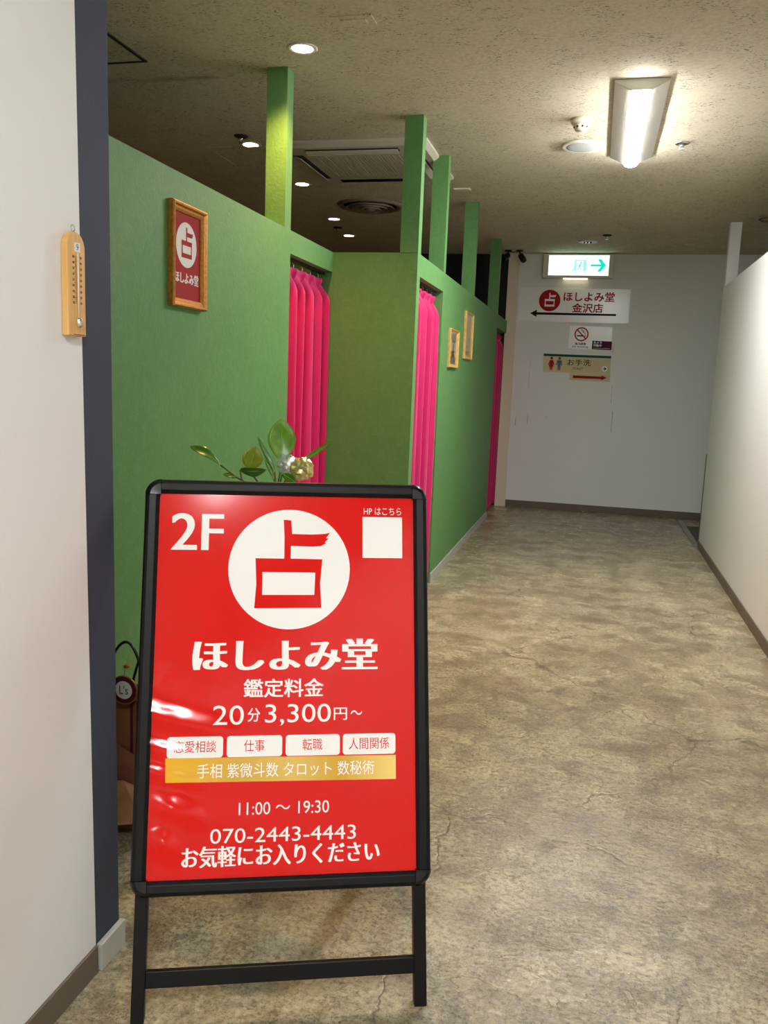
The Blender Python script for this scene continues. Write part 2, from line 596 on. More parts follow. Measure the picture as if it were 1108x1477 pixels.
M['pale_wood'] = make_wood('pale_wood', rgb(224, 176, 108), rgb(206, 152, 84), (50, 120, 4))
M['gold'] = make_wood('gilt_wood', rgb(196, 136, 50), rgb(158, 98, 34), (90, 90, 90))
M['gold'].node_tree.nodes['Principled BSDF'].inputs['Metallic'].default_value = 0.45
M['gold'].node_tree.nodes['Principled BSDF'].inputs['Roughness'].default_value = 0.35
M['pale_gold'] = make_wood('pale_gilt_wood', rgb(206, 170, 96), rgb(178, 138, 70), (60, 60, 60))
M['kraft'] = make_wood('kraft_paper', rgb(150, 98, 62), rgb(132, 84, 52), (20, 20, 20))
M['pink_paper'] = make_wood('dusky_pink_paper', rgb(150, 92, 76), rgb(128, 72, 60), (12, 12, 12))
M['tan_paper'] = make_wood('tan_paper', rgb(206, 152, 110), rgb(188, 132, 92), (14, 14, 14))
M['paper'] = make_wood('aged_paper', rgb(214, 190, 140), rgb(200, 172, 122), (14, 14, 14))
M['grey_print'] = make_wood('grey_print', rgb(122, 116, 104), rgb(164, 156, 138), (90, 90, 200))
M['dark_print'] = mat('dark_print', rgb(66, 54, 44), 0.5)
M['leaf'] = make_wood('green_leaf', rgb(92, 146, 26), rgb(124, 168, 44), (30, 30, 30))
M['leaf_dark'] = make_wood('dark_green_leaf', rgb(58, 110, 28), rgb(80, 130, 36), (30, 30, 30))
M['leaf_olive'] = make_wood('olive_leaf', rgb(128, 142, 32), rgb(160, 160, 50), (24, 24, 24))
M['vein'] = mat('leaf_rib', rgb(150, 182, 70), 0.5)
for k in ('leaf', 'leaf_dark', 'leaf_olive'):
    M[k].node_tree.nodes['Principled BSDF'].inputs['Roughness'].default_value = 0.3
M['soil'] = paint('soil', rgb(54, 40, 30), 0.95, 0.4, 80, 0.8, 90, 0.01)
M['pot'] = paint('pot_glaze', rgb(206, 200, 190), 0.4, 0.05, 8)
M['stem'] = make_wood('green_stem', rgb(84, 104, 44), rgb(96, 84, 50), (40, 40, 8))

M['foil_silver'] = mat('silver_foil', (0.9, 0.92, 0.84, 1), 0.2, 0.6)
M['foil_gold'] = mat('gold_foil', (0.86, 0.74, 0.30, 1), 0.2, 0.6)
M['tube_glow'] = mat('lit_tube', (1, 1, 1, 1), 0.5, emit=(0.99, 1.0, 0.965, 1), strength=TUBE_STRENGTH)
M['tube_glow_behind'] = mat('lit_tube_near', (1, 1, 1, 1), 0.5, emit=(0.96, 0.99, 1.0, 1), strength=TUBE_STRENGTH_BEHIND)
M['bulb_glow'] = mat('lit_downlight', (1, 1, 1, 1), 0.5, emit=(1.0, 0.80, 0.58, 1), strength=DOWNLIGHT_FACE)
M['exit_white'] = mat('exit_lit_white', (0.8, 0.9, 0.86, 1), 0.4, emit=(0.72, 1.0, 0.92, 1), strength=EXIT_STRENGTH)
M['exit_green'] = mat('exit_lit_green', (0.0, 0.4, 0.3, 1), 0.4, emit=(0.0, 0.62, 0.48, 1), strength=0.95)
M['exit_pale'] = mat('exit_lit_pale', (0.4, 0.8, 0.7, 1), 0.4, emit=(0.22, 0.85, 0.75, 1), strength=1.0)
M['exit_slit'] = mat('exit_lit_slit', (0.9, 0.85, 0.6, 1), 0.4, emit=(1.0, 0.9, 0.6, 1), strength=1.4)


def make_glass(name, rough, gain):
    """a clear sheet: see through it, with the surface's own reflections on top"""
    m = bpy.data.materials.new(name)
    m.use_nodes = True
    nt = m.node_tree
    nt.nodes.remove(nt.nodes['Principled BSDF'])
    out = nt.nodes['Material Output']
    tr = nt.nodes.new('ShaderNodeBsdfTransparent')
    gl = nt.nodes.new('ShaderNodeBsdfGlossy')
    gl.inputs['Roughness'].default_value = rough
    lw = nt.nodes.new('ShaderNodeLayerWeight'); lw.inputs['Blend'].default_value = 0.5
    fz = math_n(nt, 'ADD', math_n(nt, 'MULTIPLY', math_n(nt, 'POWER', lw.outputs['Facing'], 5.0), 0.95), 0.032)   # same from either side
    mx = nt.nodes.new('ShaderNodeMixShader')
    nt.links.new(math_n(nt, 'MULTIPLY', fz, gain), mx.inputs[0])
    nt.links.new(tr.outputs[0], mx.inputs[1]); nt.links.new(gl.outputs[0], mx.inputs[2])
    nt.links.new(mx.outputs[0], out.inputs['Surface'])
    return m


M['film'] = make_glass('clear_film', 0.13, 1.0)
M['pane'] = make_glass('picture_glass', 0.05, 0.8)


def make_band():
    """printed gold band of the poster: the print itself runs from deep to pale gold"""
    m = mat('gold_print', rgb(236, 190, 60), 0.5, spec=0.2)
    nt, nn, L, b = nodes(m)
    tc = nt.nodes.new('ShaderNodeTexCoord')
    sp = nt.nodes.new('ShaderNodeSeparateXYZ')
    L.new(tc.outputs['Generated'], sp.inputs[0])
    L.new(ramp(nt, sp.outputs[0], [(0, rgb(238, 178, 24)), (0.3, rgb(214, 168, 60)), (0.55, rgb(226, 188, 92)), (0.75, rgb(214, 164, 44)), (1.0, rgb(246, 214, 120))]), b.inputs['Base Color'])
    return m


M['gold_print'] = make_band()

# ------------------------------------------------------------------ the setting
struct(MB().box(-4.0, 3.2, Y0, YF + 0.1, -0.08, 0.0).build('floor', M['floor']))
struct(MB().box(-4.0, 3.2, Y0, YF + 0.1, CEIL, CEIL + 0.06).build('ceiling', M['ceiling']))

# near left wall: white board whose cut edge stands a little off plumb, and the dark blue wall end beside it
ew = lambda z: 1.501 - 0.0127 * z
mb = MB()
v = []
for x in (XL - 0.10, XL):
    v += [(x, Y0, 0), (x, ew(0), 0), (x, ew(CEIL), CEIL), (x, Y0, CEIL)]
mb.add(v, [(0, 1, 2, 3), (4, 5, 6, 7), (0, 1, 5, 4), (1, 2, 6, 5), (2, 3, 7, 6), (3, 0, 4, 7)])
struct(mb.build('wall_left', M['white_wall']))
wb = MB()
eb = lambda z: 1.600 - 0.005 * z
v = []
for x in (-4.0, XL - 0.004):
    v += [(x, 1.46, 0), (x, eb(0), 0), (x, eb(CEIL), CEIL), (x, 1.46, CEIL)]
wb.add(v, [(0, 1, 2, 3), (4, 5, 6, 7), (0, 1, 5, 4), (1, 2, 6, 5), (2, 3, 7, 6), (3, 0, 4, 7)])
# keep it clear of the white board: it starts just behind the cut edge
struct(wb.build('wall_blue', M['navy']))
struct(MB().box(XL - 0.002, XL + 0.006, Y0, 1.500, 0.0, 0.066).build('baseboard_left', M['brown_base'], bevel=0.002))
struct(MB().box(XL - 0.002, XL + 0.012, 1.505, 1.602, 0.0, 0.064).build('baseboard_blue', M['grey_base'], bevel=0.002))

# green partition beside the sign, with its doorway and the post above
g1 = MB()
TH = 0.10
g1.box(XG - TH, XG, 1.61, 3.93, 0, GT)
g1.box(XG - TH, XG, 3.93, YP, 1.905, GT)
w1 = struct(g1.build('wall_green_near', M['green']))
MB().box(XG - TH, XG - 0.0005, 3.85, 3.93, GT - 0.002, CEIL).build('post', M['green'], w1)
# cross wall, its corner post rises to the ceiling
w2 = struct(MB().box(-4.0, XP, YP, YP + 0.078, 0, GT).build('wall_green_cross', M['green']))
MB().box(XP - 0.10, XP, YP, YP + 0.078, GT - 0.002, CEIL).build('post', M['green'], w2)
# green partition along the corridor, two doorways
g3 = MB()
g3.box(XP - TH, XP, YP + 0.078, 5.41, 1.895, GT)
g3.box(XP - TH, XP, 5.41, 8.44, 0, GT)
g3.box(XP - TH, XP, 8.44, YF - 0.02, 1.885, GT)
w3 = struct(g3.build('wall_green_far', M['green']))
for y in (5.40, 6.74, 8.40):
    MB().box(XP - TH, XP - 0.0005, y, y + 0.07, GT - 0.002, CEIL).build('post', M['green'], w3)
struct(MB().box(XP, XP + 0.010, 5.41, 8.42, 0, 0.064).build('baseboard_green', M['grey_base'], bevel=0.002))
struct(MB().box(XG, XG + 0.010, 1.61, 3.93, 0, 0.064).build('baseboard_near', M['grey_base'], bevel=0.002))

# end wall of the corridor, beige pilaster, dark wall of the booths
struct(MB().box(-0.90, 3.2, YF, YF + 0.1, 0, CEIL).build('wall_far', M['far_wall']))
struct(MB().box(-1.004, -0.885, YF - 0.015, YF + 0.1, 0, CEIL).build('trim_1', M['beige']))
struct(MB().box(-4.0, -1.004, YF, YF + 0.1, 0, CEIL).build('wall_booths_far', M['dark_navy']))
struct(MB().box(-4.1, -4.0, 1.5, YF + 0.1, 0, CEIL).build('wall_booths_left', M['dark_navy']))
struct(MB().box(-0.885, 3.2, YF - 0.010, YF, 0, 0.075).build('baseboard_far', M['brown_base'], bevel=0.002))

# right partition: does not reach the ceiling; a post holds its end
struct(MB().box(XR, XR + 0.10, Y0, 7.63, 0, 2.197).build('wall_right', M['white_wall']))
struct(MB().box(XR + 0.012, XR + 0.098, 7.632, 7.72, 0, CEIL).build('trim_2', M['white_wall']))
struct(MB().box(XR - 0.008, XR, Y0, 7.63, 0, 0.068).build('baseboard_right', M['brown_base'], bevel=0.002))
struct(MB().box(XR - 0.003, XR + 0.010, 7.632, 7.66, 0.0, 0.81).build('trim_3', M['black_plastic']))
struct(MB().box(XR - 0.035, XR + 0.015, 7.66, YF - 0.012, 0.0, 0.012).build('trim_4', M['steel'], bevel=0.003))
struct(MB().box(XR + 0.015, 3.2, 7.725, 8.80, 0.0, 0.006).build('floor_side', M['carpet']))
struct(MB().box(3.2, 3.3, Y0, YF + 0.1, 0, CEIL).build('wall_side', M['white_wall']))
struct(MB().box(-4.1, 3.3, Y0 - 0.1, Y0, 0, CEIL).build('wall_behind', M['white_wall']))

# ------------------------------------------------------------------ ceiling lights of the corridor
def ceiling_light(x, y0, y1, glow, label):
    root = tag(empty('ceiling_light', (x, (y0 + y1) / 2, CEIL)), label, 'ceiling light')
    h = (y1 - y0) / 2
    W = 0.122
    prof = [(-W, -0.001), (-W, -0.012), (-0.045, -0.05), (0.045, -0.05), (W, -0.012), (W, -0.001)]
    MB().prism(prof, lambda a, b, d: (a, d, b), -h, h).build('housing', M['white_plastic'], root, bevel=0.002)
    prof = []
    for k in range(13):
        a = PI + PI * k / 12
        prof.append((0.038 * math.cos(a), -0.050 + 0.020 * math.sin(a)))
    MB().prism(prof, lambda a, b, d: (a, d, b), -h + 0.004, h + 0.002).build('light_bar', glow, root)['label'] = 'glowing white light bar'
    return root


ceiling_light(0.1, 4.20, 5.50, M['tube_glow'], 'lit white batten ceiling light above the corridor between smoke detector and sprinkler')
ceiling_light(0.1, -1.15, 0.15, M['tube_glow_behind'], 'batten ceiling light overhead, outside the top of the picture')
ceiling_light(0.1, -5.2, -3.9, M['tube_glow_behind'], 'batten ceiling light farthest behind the viewer')

# ------------------------------------------------------------------ downlights over the booths
def downlight(x, y, label, first=[None]):
    if first[0] is None:
        root = empty('downlight', (x, y, CEIL))
        n = 40
        MB().lathe([(0.046, 0.0), (0.046, -0.005), (0.060, -0.006), (0.066, -0.001)], n=n).build('trim_ring', M['white_plastic'], root)
        MB().lathe([(0.0, -0.004), (0.047, -0.004)], n=n).build('lens', M['bulb_glow'], root)['label'] = 'glowing warm white lens'
        ld = bpy.data.lights.new('beam', 'SPOT')
        ld.energy = POST_DOWNLIGHT_POWER
        ld.color = (1.0, 0.54, 0.18)
        ld.spot_size = math.radians(125)
        ld.spot_blend = 0.7
        ld.shadow_soft_size = 0.045
        lo = bpy.data.objects.new('beam', ld)
        C.objects.link(lo)
        lo.parent = root
        lo.location = (0, 0, -0.012)
        first[0] = root
    else:
        root = copy_tree(first[0])
        for ch in root.children:
            if ch.type == 'LIGHT':
                ch.data = booth_beam
        root.location = (x, y, CEIL)
    return tag(root, label, 'downlight', 'warm downlights over the booths')


booth_beam = bpy.data.lights.new('beam_booth', 'SPOT')
booth_beam.energy = DOWNLIGHT_POWER
booth_beam.color = (1.0, 0.64, 0.28)
booth_beam.spot_size = math.radians(125)
booth_beam.spot_blend = 0.7
booth_beam.shadow_soft_size = 0.045
downlight(-1.326, 3.652, 'nearest round downlight, on the ceiling in front of the yellow lit green post')
downlight(-2.152, 5.046, 'round downlight left of the nearest green post, beside a sprinkler head')
downlight(-2.182, 6.07, 'round downlight just under the left corner of the ceiling air conditioner')
downlight(-2.346, 7.371, 'round downlight below the round air diffuser, the left one of the lower pair')
downlight(-2.454, 8.203, 'farthest and lowest round downlight, near the left of the tall corner post')

# ------------------------------------------------------------------ ceiling fittings
# cassette air conditioner
ac = tag(empty('air_conditioner', (-1.525, 5.48, CEIL)), 'square beige cassette air conditioner in the ceiling behind the green posts', 'air conditioner')
S = 0.475
mb = MB()
def sq(s, z): return [(-s, -s, z), (s, -s, z), (s, s, z), (-s, s, z)]
mb.add(sq(S, 0) + sq(S, -0.014) + sq(S - 0.03, -0.034) + sq(0.27, -0.036) + sq(0.265, -0.028),
       [(0, 1, 5, 4), (1, 2, 6, 5), (2, 3, 7, 6), (3, 0, 4, 7), (4, 5, 9, 8), (5, 6, 10, 9), (6, 7, 11, 10), (7, 4, 8, 11),
        (8, 9, 13, 12), (9, 10, 14, 13), (10, 11, 15, 14), (11, 8, 12, 15), (12, 13, 17, 16), (13, 14, 18, 17), (14, 15, 19, 18), (15, 12, 16, 19)])
mb.build('panel', M['ac_plastic'], ac)
mb = MB().box(-0.26, 0.26, -0.26, 0.26, -0.034, -0.026)
for k in range(26):
    x = -0.25 + k * 0.02
    mb.box(x, x + 0.009, -0.25, 0.25, -0.038, -0.034)
mb.build('intake_grille', M['ac_plastic'], ac)
for k in range(4):
    R = Matrix.Rotation(k * PI / 2, 4, 'Z')
    o = MB().box(-0.29, 0.29, -0.405, -0.340, -0.0375, -0.034).build('outlet_slot', M['ac_dark'], ac)
    o.matrix_local = R
    f = MB()
    f.add([(-0.285, -0.395, -0.040), (0.285, -0.395, -0.040), (0.285, -0.355, -0.052), (-0.285, -0.355, -0.052),
           (-0.285, -0.395, -0.044), (0.285, -0.395, -0.044), (0.285, -0.355, -0.056), (-0.285, -0.355, -0.056)],
          [(0, 1, 2, 3), (4, 5, 6, 7), (0, 1, 5, 4), (1, 2, 6, 5), (2, 3, 7, 6), (3, 0, 4, 7)])
    o2 = f.build('louver', M['ac_plastic'], ac)
    o2.matrix_local = R

# round multi-cone diffuser
def air_diffuser(x, y, r, label):
    d = tag(empty('air_diffuser', (x, y, CEIL)), label, 'air diffuser')
    MB().lathe([(r * 0.80, 0.0), (r * 0.82, -0.012), (r * 0.92, -0.020), (r, -0.002), (r, 0.0)]).build('rim', M['diffuser'], d)
    for k, rr in enumerate((0.74, 0.54, 0.34)):
        MB().lathe([(r * (rr - 0.13), 0.004), (r * (rr - 0.12), -0.008), (r * rr, -0.030 - 0.006 * k), (r * (rr + 0.01), -0.030 - 0.006 * k), (r * (rr - 0.10), -0.002)]).build('cone', M['diffuser'], d)
    MB().lathe([(0.0, -0.045), (r * 0.14, -0.043), (r * 0.16, -0.030), (r * 0.05, 0.0)]).build('hub', M['diffuser'], d)
    MB().lathe([(0.0, -0.0012), (r * 0.80, -0.0012)]).build('throat', M['dark_hole'], d)


air_diffuser(-1.872, 6.83, 0.27, 'large round brown air diffuser in the ceiling left of the corner post')
air_diffuser(1.235, 7.42, 0.10, 'small round air diffuser cut by the right edge of the picture')

# smoke detector, speaker, emergency light, sprinklers
sd = tag(empty('smoke_detector', (-0.178, 4.771, CEIL)), 'white smoke detector on the ceiling left of the lit batten light', 'smoke detector')
MB().lathe([(0.054, 0.0), (0.054, -0.018), (0.048, -0.026), (0.030, -0.027)]).build('base', M['cream_plastic'], sd)
MB().lathe([(0.033, -0.022), (0.036, -0.034), (0.034, -0.050), (0.028, -0.058), (0.0, -0.060)]).build('sensor_head', M['cream_plastic'], sd)
for k in range(8):
    a = 2 * PI * k / 8 + 0.25
    c = Vector((0.0345 * math.cos(a), 0.0345 * math.sin(a), -0.042))
    MB().lathe([(0.0, -0.006), (0.0055, -0.004), (0.0055, 0.004), (0.0, 0.006)], c=c, n=10).build('vent', M['dark_hole'], sd)

sp = tag(empty('ceiling_speaker', (-0.175, 5.267, CEIL)), 'flat round grey ceiling speaker behind the smoke detector', 'speaker')
MB().lathe([(0.112, -0.010), (0.120, -0.011), (0.125, -0.007), (0.125, 0.0)]).build('rim', M['white_plastic'], sp)
MB().lathe([(0.0, -0.012), (0.08, -0.0115), (0.113, -0.009), (0.113, 0.0)]).build('grille', M['grey_plastic'], sp)

em = tag(empty('emergency_light', (-0.181, 8.555, CEIL)), 'small round white emergency light in the ceiling before the exit sign', 'emergency light')
MB().lathe([(0.060, 0.0), (0.062, -0.010), (0.085, -0.010), (0.090, 0.0)]).build('trim_ring', M['white_plastic'], em)
MB().lathe([(0.0, -0.012), (0.045, -0.010), (0.062, -0.004)]).build('lens', M['chrome'], em)
for k in (-1, 0, 1):
    MB().lathe([(0.0, -0.020), (0.010, -0.016), (0.010, -0.006), (0.0, -0.004)], c=(0.03 * k, -0.01, 0), n=16).build('bulb', M['dark_hole'], em)


def sprinkler(x, y, m, label, first={}):
    r = empty('sprinkler', (x, y, CEIL))
    MB().lathe([(0.016, -0.002), (0.020, -0.010), (0.036, -0.008), (0.044, 0.0)], n=28).build('cover_plate', m, r)
    MB().lathe([(0.0, -0.004), (0.009, -0.004), (0.011, -0.018), (0.007, -0.022), (0.0, -0.022)], n=16).build('nozzle', M['chrome'], r)
    fr = MB()
    for s in (-1, 1):
        fr.tube([(s * 0.009, 0, -0.016), (s * 0.013, 0, -0.026), (s * 0.004, 0, -0.036)], 0.0022, 6)
    fr.build('yoke', M['chrome'], r)
    MB().lathe([(0.0, -0.038), (0.015, -0.0375), (0.015, -0.0355), (0.0, -0.035)], n=16).build('deflector', M['chrome'], r)
    return tag(r, label, 'sprinkler', 'ceiling sprinkler heads')


sprinkler(0.368, 5.263, M['chrome'], 'chrome sprinkler head right of the lit batten light')
sprinkler(-2.138, 4.872, M['dark_hole'], 'dark sprinkler head over the booths beside a downlight')
sprinkler(-2.441, 7.782, M['dark_hole'], 'dark sprinkler head between the two lowest downlights')
sprinkler(-0.005, 8.213, M['dark_hole'], 'small sprinkler head above the exit sign beside the emergency light')

tag(MB().lathe([(0.0, -0.012), (0.03, -0.011), (0.045, -0.004), (0.047, 0.0)], c=(0.758, 8.706, CEIL), n=24).build('ceiling_sensor', M['cream_plastic']),
    'tiny flat round sensor on the ceiling left of the white post', 'sensor')
tag(MB().box(-1.103, -0.983, 6.27, 6.33, CEIL - 0.012, CEIL).build('ceiling_nameplate', M['cream_plastic'], bevel=0.003),
    'small flat rectangular plate on the ceiling right of the green posts', 'plate')
cp = tag(empty('ceiling_cover', (-1.03, 3.41, CEIL)), 'beige rectangular patch plate at the top edge of the ceiling', 'cover plate')
MB().box(-0.085, 0.085, -0.045, 0.045, -0.006, 0).build('plate', M['ceiling'], cp, bevel=0.002)
MB().box(-0.05, 0.055, -0.022, 0.022, -0.010, -0.006).build('raised_label', M['ceiling'], cp, bevel=0.002)


def access_panel(x0, x1, y0, y1, w, m, mf, label):
    r = tag(empty('access_panel', ((x0 + x1) / 2, (y0 + y1) / 2, CEIL)), label, 'access panel')
    a, b = (x1 - x0) / 2, (y1 - y0) / 2
    fr = MB()
    fr.box(-a, a, -b, -b + w, -0.006, 0).box(-a, a, b - w, b, -0.006, 0).box(-a, -a + w, -b + w, b - w, -0.006, 0).box(a - w, a, -b + w, b - w, -0.006, 0)
    fr.build('frame', mf, r)
    MB().box(-a + w, a - w, -b + w, b - w, -0.004, 0).build('hatch', m, r)


access_panel(-2.54, -2.086, 3.25, 3.70, 0.016, M['ceiling'], M['dark_hole'], 'dark framed ceiling hatch at the upper left next to the blue wall end')
access_panel(-2.46, -2.00, 5.08, 5.53, 0.008, M['ceiling'], M['ceiling'], 'faint flush ceiling hatch behind the nearest green post')

# surveillance cameras near the end of the green wall
def security_camera(x, y, aim, label):
    r = tag(empty('security_camera', (x, y, CEIL)), label, 'security camera', 'cameras on the ceiling at the corridor end')
    MB().lathe([(0.0, -0.014), (0.036, -0.012), (0.040, 0.0)], n=24).build('mount', M['black_plastic'], r)
    MB().tube([(0, 0, -0.008), (0.004, 0, -0.03), (0.012, -0.004, -0.05)], 0.009, 10).build('arm', M['black_plastic'], r)
    ax = Vector(aim).normalized()
    p0 = Vector((0.006, 0.0, -0.045))
    MB().tube([p0, p0 + ax * 0.012, p0 + ax * 0.075, p0 + ax * 0.09], [0.022, 0.030, 0.030, 0.026], 18).build('body', M['black_plastic'], r)
    MB().tube([p0 + ax * 0.089, p0 + ax * 0.093], [0.016, 0.014], 16).build('lens', M['black_gloss'], r)
    return r


security_camera(-0.872, 9.10, (0.55, -0.35, -0.75), 'black bullet security camera hanging before the beige pilaster')
security_camera(-0.990, 9.10, (-0.5, -0.6, -0.55), 'black security camera beside the last green post, against the dark wall')
tag(MB().tube([(-0.99, 9.10, CEIL - 0.012), (-0.93, 9.10, CEIL - 0.020), (-0.872, 9.10, CEIL - 0.012)], 0.004, 8).build('camera_cable', M['black_plastic']),
    'short black cable running between the two security cameras', 'cable')

# ------------------------------------------------------------------ signs on the end wall
FW = lambda a, b, d: (a, YF - d, b)      # a = x, b = z, d = distance in front of the wall

# the fortune shop's emblem: outline of the character with a flame-like stroke end (units: disc radius 1)
EMB = [(-0.08, 0.85), (0.045, 0.84), (0.063, 0.61), (0.41, 0.607), (0.62, 0.62), (0.70, 0.64), (0.635, 0.545), (0.68, 0.546), (0.615, 0.475),
       (0.643, 0.466), (0.55, 0.413), (0.41, 0.402), (0.045, 0.41), (0.045, 0.196), (0.575, 0.19), (0.54, -0.205), (0.562, -0.622),
       (-0.55, -0.63), (-0.52, -0.24), (-0.54, 0.197), (-0.065, 0.195), (-0.067, 0.553)]
HOLE = [(-0.42, -0.031), (0.458, -0.035), (0.445, -0.409), (-0.42, -0.412)]


def outline_with_hole(outer, hole, fn, d, thick=0.0006):
    bm = bmesh.new()
    edges = []
    for loop in (outer, hole):
        vs = [bm.verts.new(fn(a, b, d)) for a, b in loop]
        edges += [bm.edges.new((vs[i], vs[(i + 1) % len(vs)])) for i in range(len(vs))]
    bmesh.ops.triangle_fill(bm, use_beauty=True, use_dissolve=False, edges=edges)
    bm.verts.index_update()
    mb = MB()
    mb.add([v.co[:] for v in bm.verts], [tuple(v.index for v in f.verts) for f in bm.faces])
    bm.free()
    return mb


def emblem(cx, cy, rx, ry, fn, d, m, parent, sx=1.0):
    f = lambda p: [(cx + a * rx * sx, cy + b * ry) for a, b in p]
    return outline_with_hole(f(EMB), f(HOLE), fn, d).build('emblem', m, parent)


# exit sign: box on the wall up against the ceiling
ex = tag(empty('exit_sign', (-0.278, YF - 0.04, 2.58)), 'lit green and white emergency exit sign with right arrow on end wall', 'exit sign')
E_ = lambda a, b, d: (a + 0.278, 0.04 - d, b - 2.58)
EX = lambda a, b, d: (a - (-0.278), (YF - d) - (YF - 0.04), b - 2.58)
MB().prism(rect(-0.637, 0.081, 2.462, 2.706), EX, 0.0, 0.085).build('housing', M['cream_plastic'], ex, bevel=0.006)
fc = flat(rect(-0.578, 0.035, 2.487, 2.690), EX, 0.0865, 0.003).build('face', M['exit_white'], ex)
fc['label'] = 'glowing white face with green symbols'
d = MB()
for q in (rect(-0.315, -0.293, 2.53, 2.645), rect(-0.225, -0.193, 2.53, 2.645), rect(-0.293, -0.225, 2.634, 2.645), rect(-0.335, -0.293, 2.53, 2.541)):
    d.prism(q, EX, 0.0866, 0.0870)
d.build('door_symbol', M['exit_pale'], fc)
rn = MB()
rn.prism(disc(-0.246, 2.615, 0.0085, 16), EX, 0.0866, 0.0870)
for q in ([(-0.262, 2.602), (-0.248, 2.606), (-0.254, 2.575), (-0.268, 2.577)], [(-0.262, 2.580), (-0.254, 2.577), (-0.238, 2.552), (-0.246, 2.548)],
          [(-0.268, 2.580), (-0.260, 2.576), (-0.268, 2.545), (-0.284, 2.538), (-0.286, 2.544), (-0.274, 2.550)],
          [(-0.250, 2.604), (-0.246, 2.600), (-0.234, 2.588), (-0.238, 2.584)], [(-0.260, 2.602), (-0.264, 2.598), (-0.280, 2.590), (-0.278, 2.584)]):
    rn.prism(q, EX, 0.0866, 0.0870)
rn.build('running_figure', M['exit_green'], fc)
ar = [(-0.150, 2.578), (-0.150, 2.600), (-0.045, 2.600), (-0.082, 2.652), (-0.045, 2.652), (0.008, 2.589), (-0.045, 2.526), (-0.082, 2.526), (-0.045, 2.578)]
flat(ar, EX, 0.0872, 0.0006).build('arrow', M['exit_green'], fc)
MB().prism(rect(-0.42, -0.17, 2.452, 2.463), EX, 0.02, 0.075).build('light_slit', M['exit_slit'], ex)

# shop direction sign
ds = tag(empty('shop_sign', (-0.296, YF - 0.002, 2.19)), 'white shop sign with red lettering and a black arrow pointing left', 'sign')
SX = lambda a, b, d: (a + 0.296, 0.002 - d, b - 2.19)
bd = MB().prism([(-0.868, 2.016), (0.277, 2.014), (0.274, 2.361), (-0.868, 2.371)], SX, 0.0, 0.005).build('board', M['sign_white'], ds)
flat(disc(-0.548, 2.236, 0.112), SX, 0.0058).build('logo_disc', M['sign_red'], bd)
emblem(-0.548, 2.233, 0.112 * 0.85, 0.112 * 0.85, SX, 0.0066, M['sign_white'], bd)
letter('ほしよみ堂', (-0.405, 0.118, 2.232, 2.330), SX, 0.0060, M['sign_red'], bd, bold=0.022)
letter('金沢店', (-0.308, 0.009, 2.116, 2.212), SX, 0.0060, M['sign_red'], bd, bold=0.022)
flat([(-0.745, 2.100), (-0.675, 2.138), (-0.675, 2.112), (0.146, 2.108), (0.146, 2.088), (-0.675, 2.088), (-0.675, 2.064)], SX, 0.0060).build('arrow', M['ink'], bd)

# no-smoking notice and the small camera sticker stuck on its corner
nsr = tag(empty('no_smoking_sign', (-0.097, YF - 0.002, 1.86)), 'white no smoking notice below the shop sign', 'sign')
NX = lambda a, b, d: (a + 0.097, 0.002 - d, b - 1.86)
bd = MB().prism([(-0.322, 1.742), (0.123, 1.735), (0.123, 1.972), (-0.317, 1.981)], NX, 0, 0.004).build('board', M['sign_white'], nsr)
ring_mesh(-0.192, 1.893, 0.060, 0.073, NX, 0.004, 0.0052).build('prohibition_ring', M['sign_red'], bd)
flat([(-0.249, 1.940), (-0.239, 1.948), (-0.135, 1.846), (-0.145, 1.838)], NX, 0.0056).build('prohibition_bar', M['sign_red'], bd)
cg = MB()
cg.prism(rect(-0.240, -0.165, 1.870, 1.882), NX, 0.004, 0.0048)
cg.prism(rect(-0.160, -0.148, 1.870, 1.882), NX, 0.004, 0.0048)
cg.build('cigarette', M['ink'], bd)
sm = MB()
for k in (0, 1):
    pts = [(-0.15 - 0.012 * k - 0.012 * t + 0.006 * math.sin(t * 5 + k), 1.888 + 0.02 * k + 0.012 * t) for t in (0, 0.7, 1.4, 2.1, 2.8, 3.4)]
    for (a, b), (c, e) in zip(pts, pts[1:]):
        sm.prism([(a, b), (a + 0.006, b + 0.001), (c + 0.006, e + 0.001), (c, e)], NX, 0.004, 0.0046)
sm.build('smoke', M['ink'], bd)
letter('館内禁煙', (-0.252, -0.140, 1.780, 1.806), NX, 0.0048, M['ink'], bd, bold=0.02)
letter('No Smoking', (-0.280, -0.118, 1.750, 1.772), NX, 0.0048, M['ink'], bd, bold=0.015)

cs = tag(empty('camera_notice', (0.026, YF - 0.007, 1.783)), 'small dark purple camera notice sticker at the corner of the no smoking notice', 'sticker')
KX = lambda a, b, d: (a - 0.026, 0.0025 - d, b - 1.783)
bd = MB().prism([(-0.075, 1.741), (0.127, 1.737), (0.127, 1.825), (-0.074, 1.829)], KX, 0.0005, 0.003).build('backing', M['sticker_navy'], cs)
flat([(0.03, 1.739), (0.127, 1.737), (0.127, 1.825), (0.03, 1.827)], KX, 0.0036).build('purple_field', M['sticker_purple'], bd)
letter('カメラ', (-0.062, 0.024, 1.797, 1.823), KX, 0.0042, M['sign_white'], bd, bold=0.02)
letter('作動中', (-0.062, 0.024, 1.767, 1.793), KX, 0.0042, M['sign_white'], bd, bold=0.02)
flat(rect(-0.062, 0.112, 1.750, 1.754), KX, 0.0042).build('underline', M['beige'], bd)

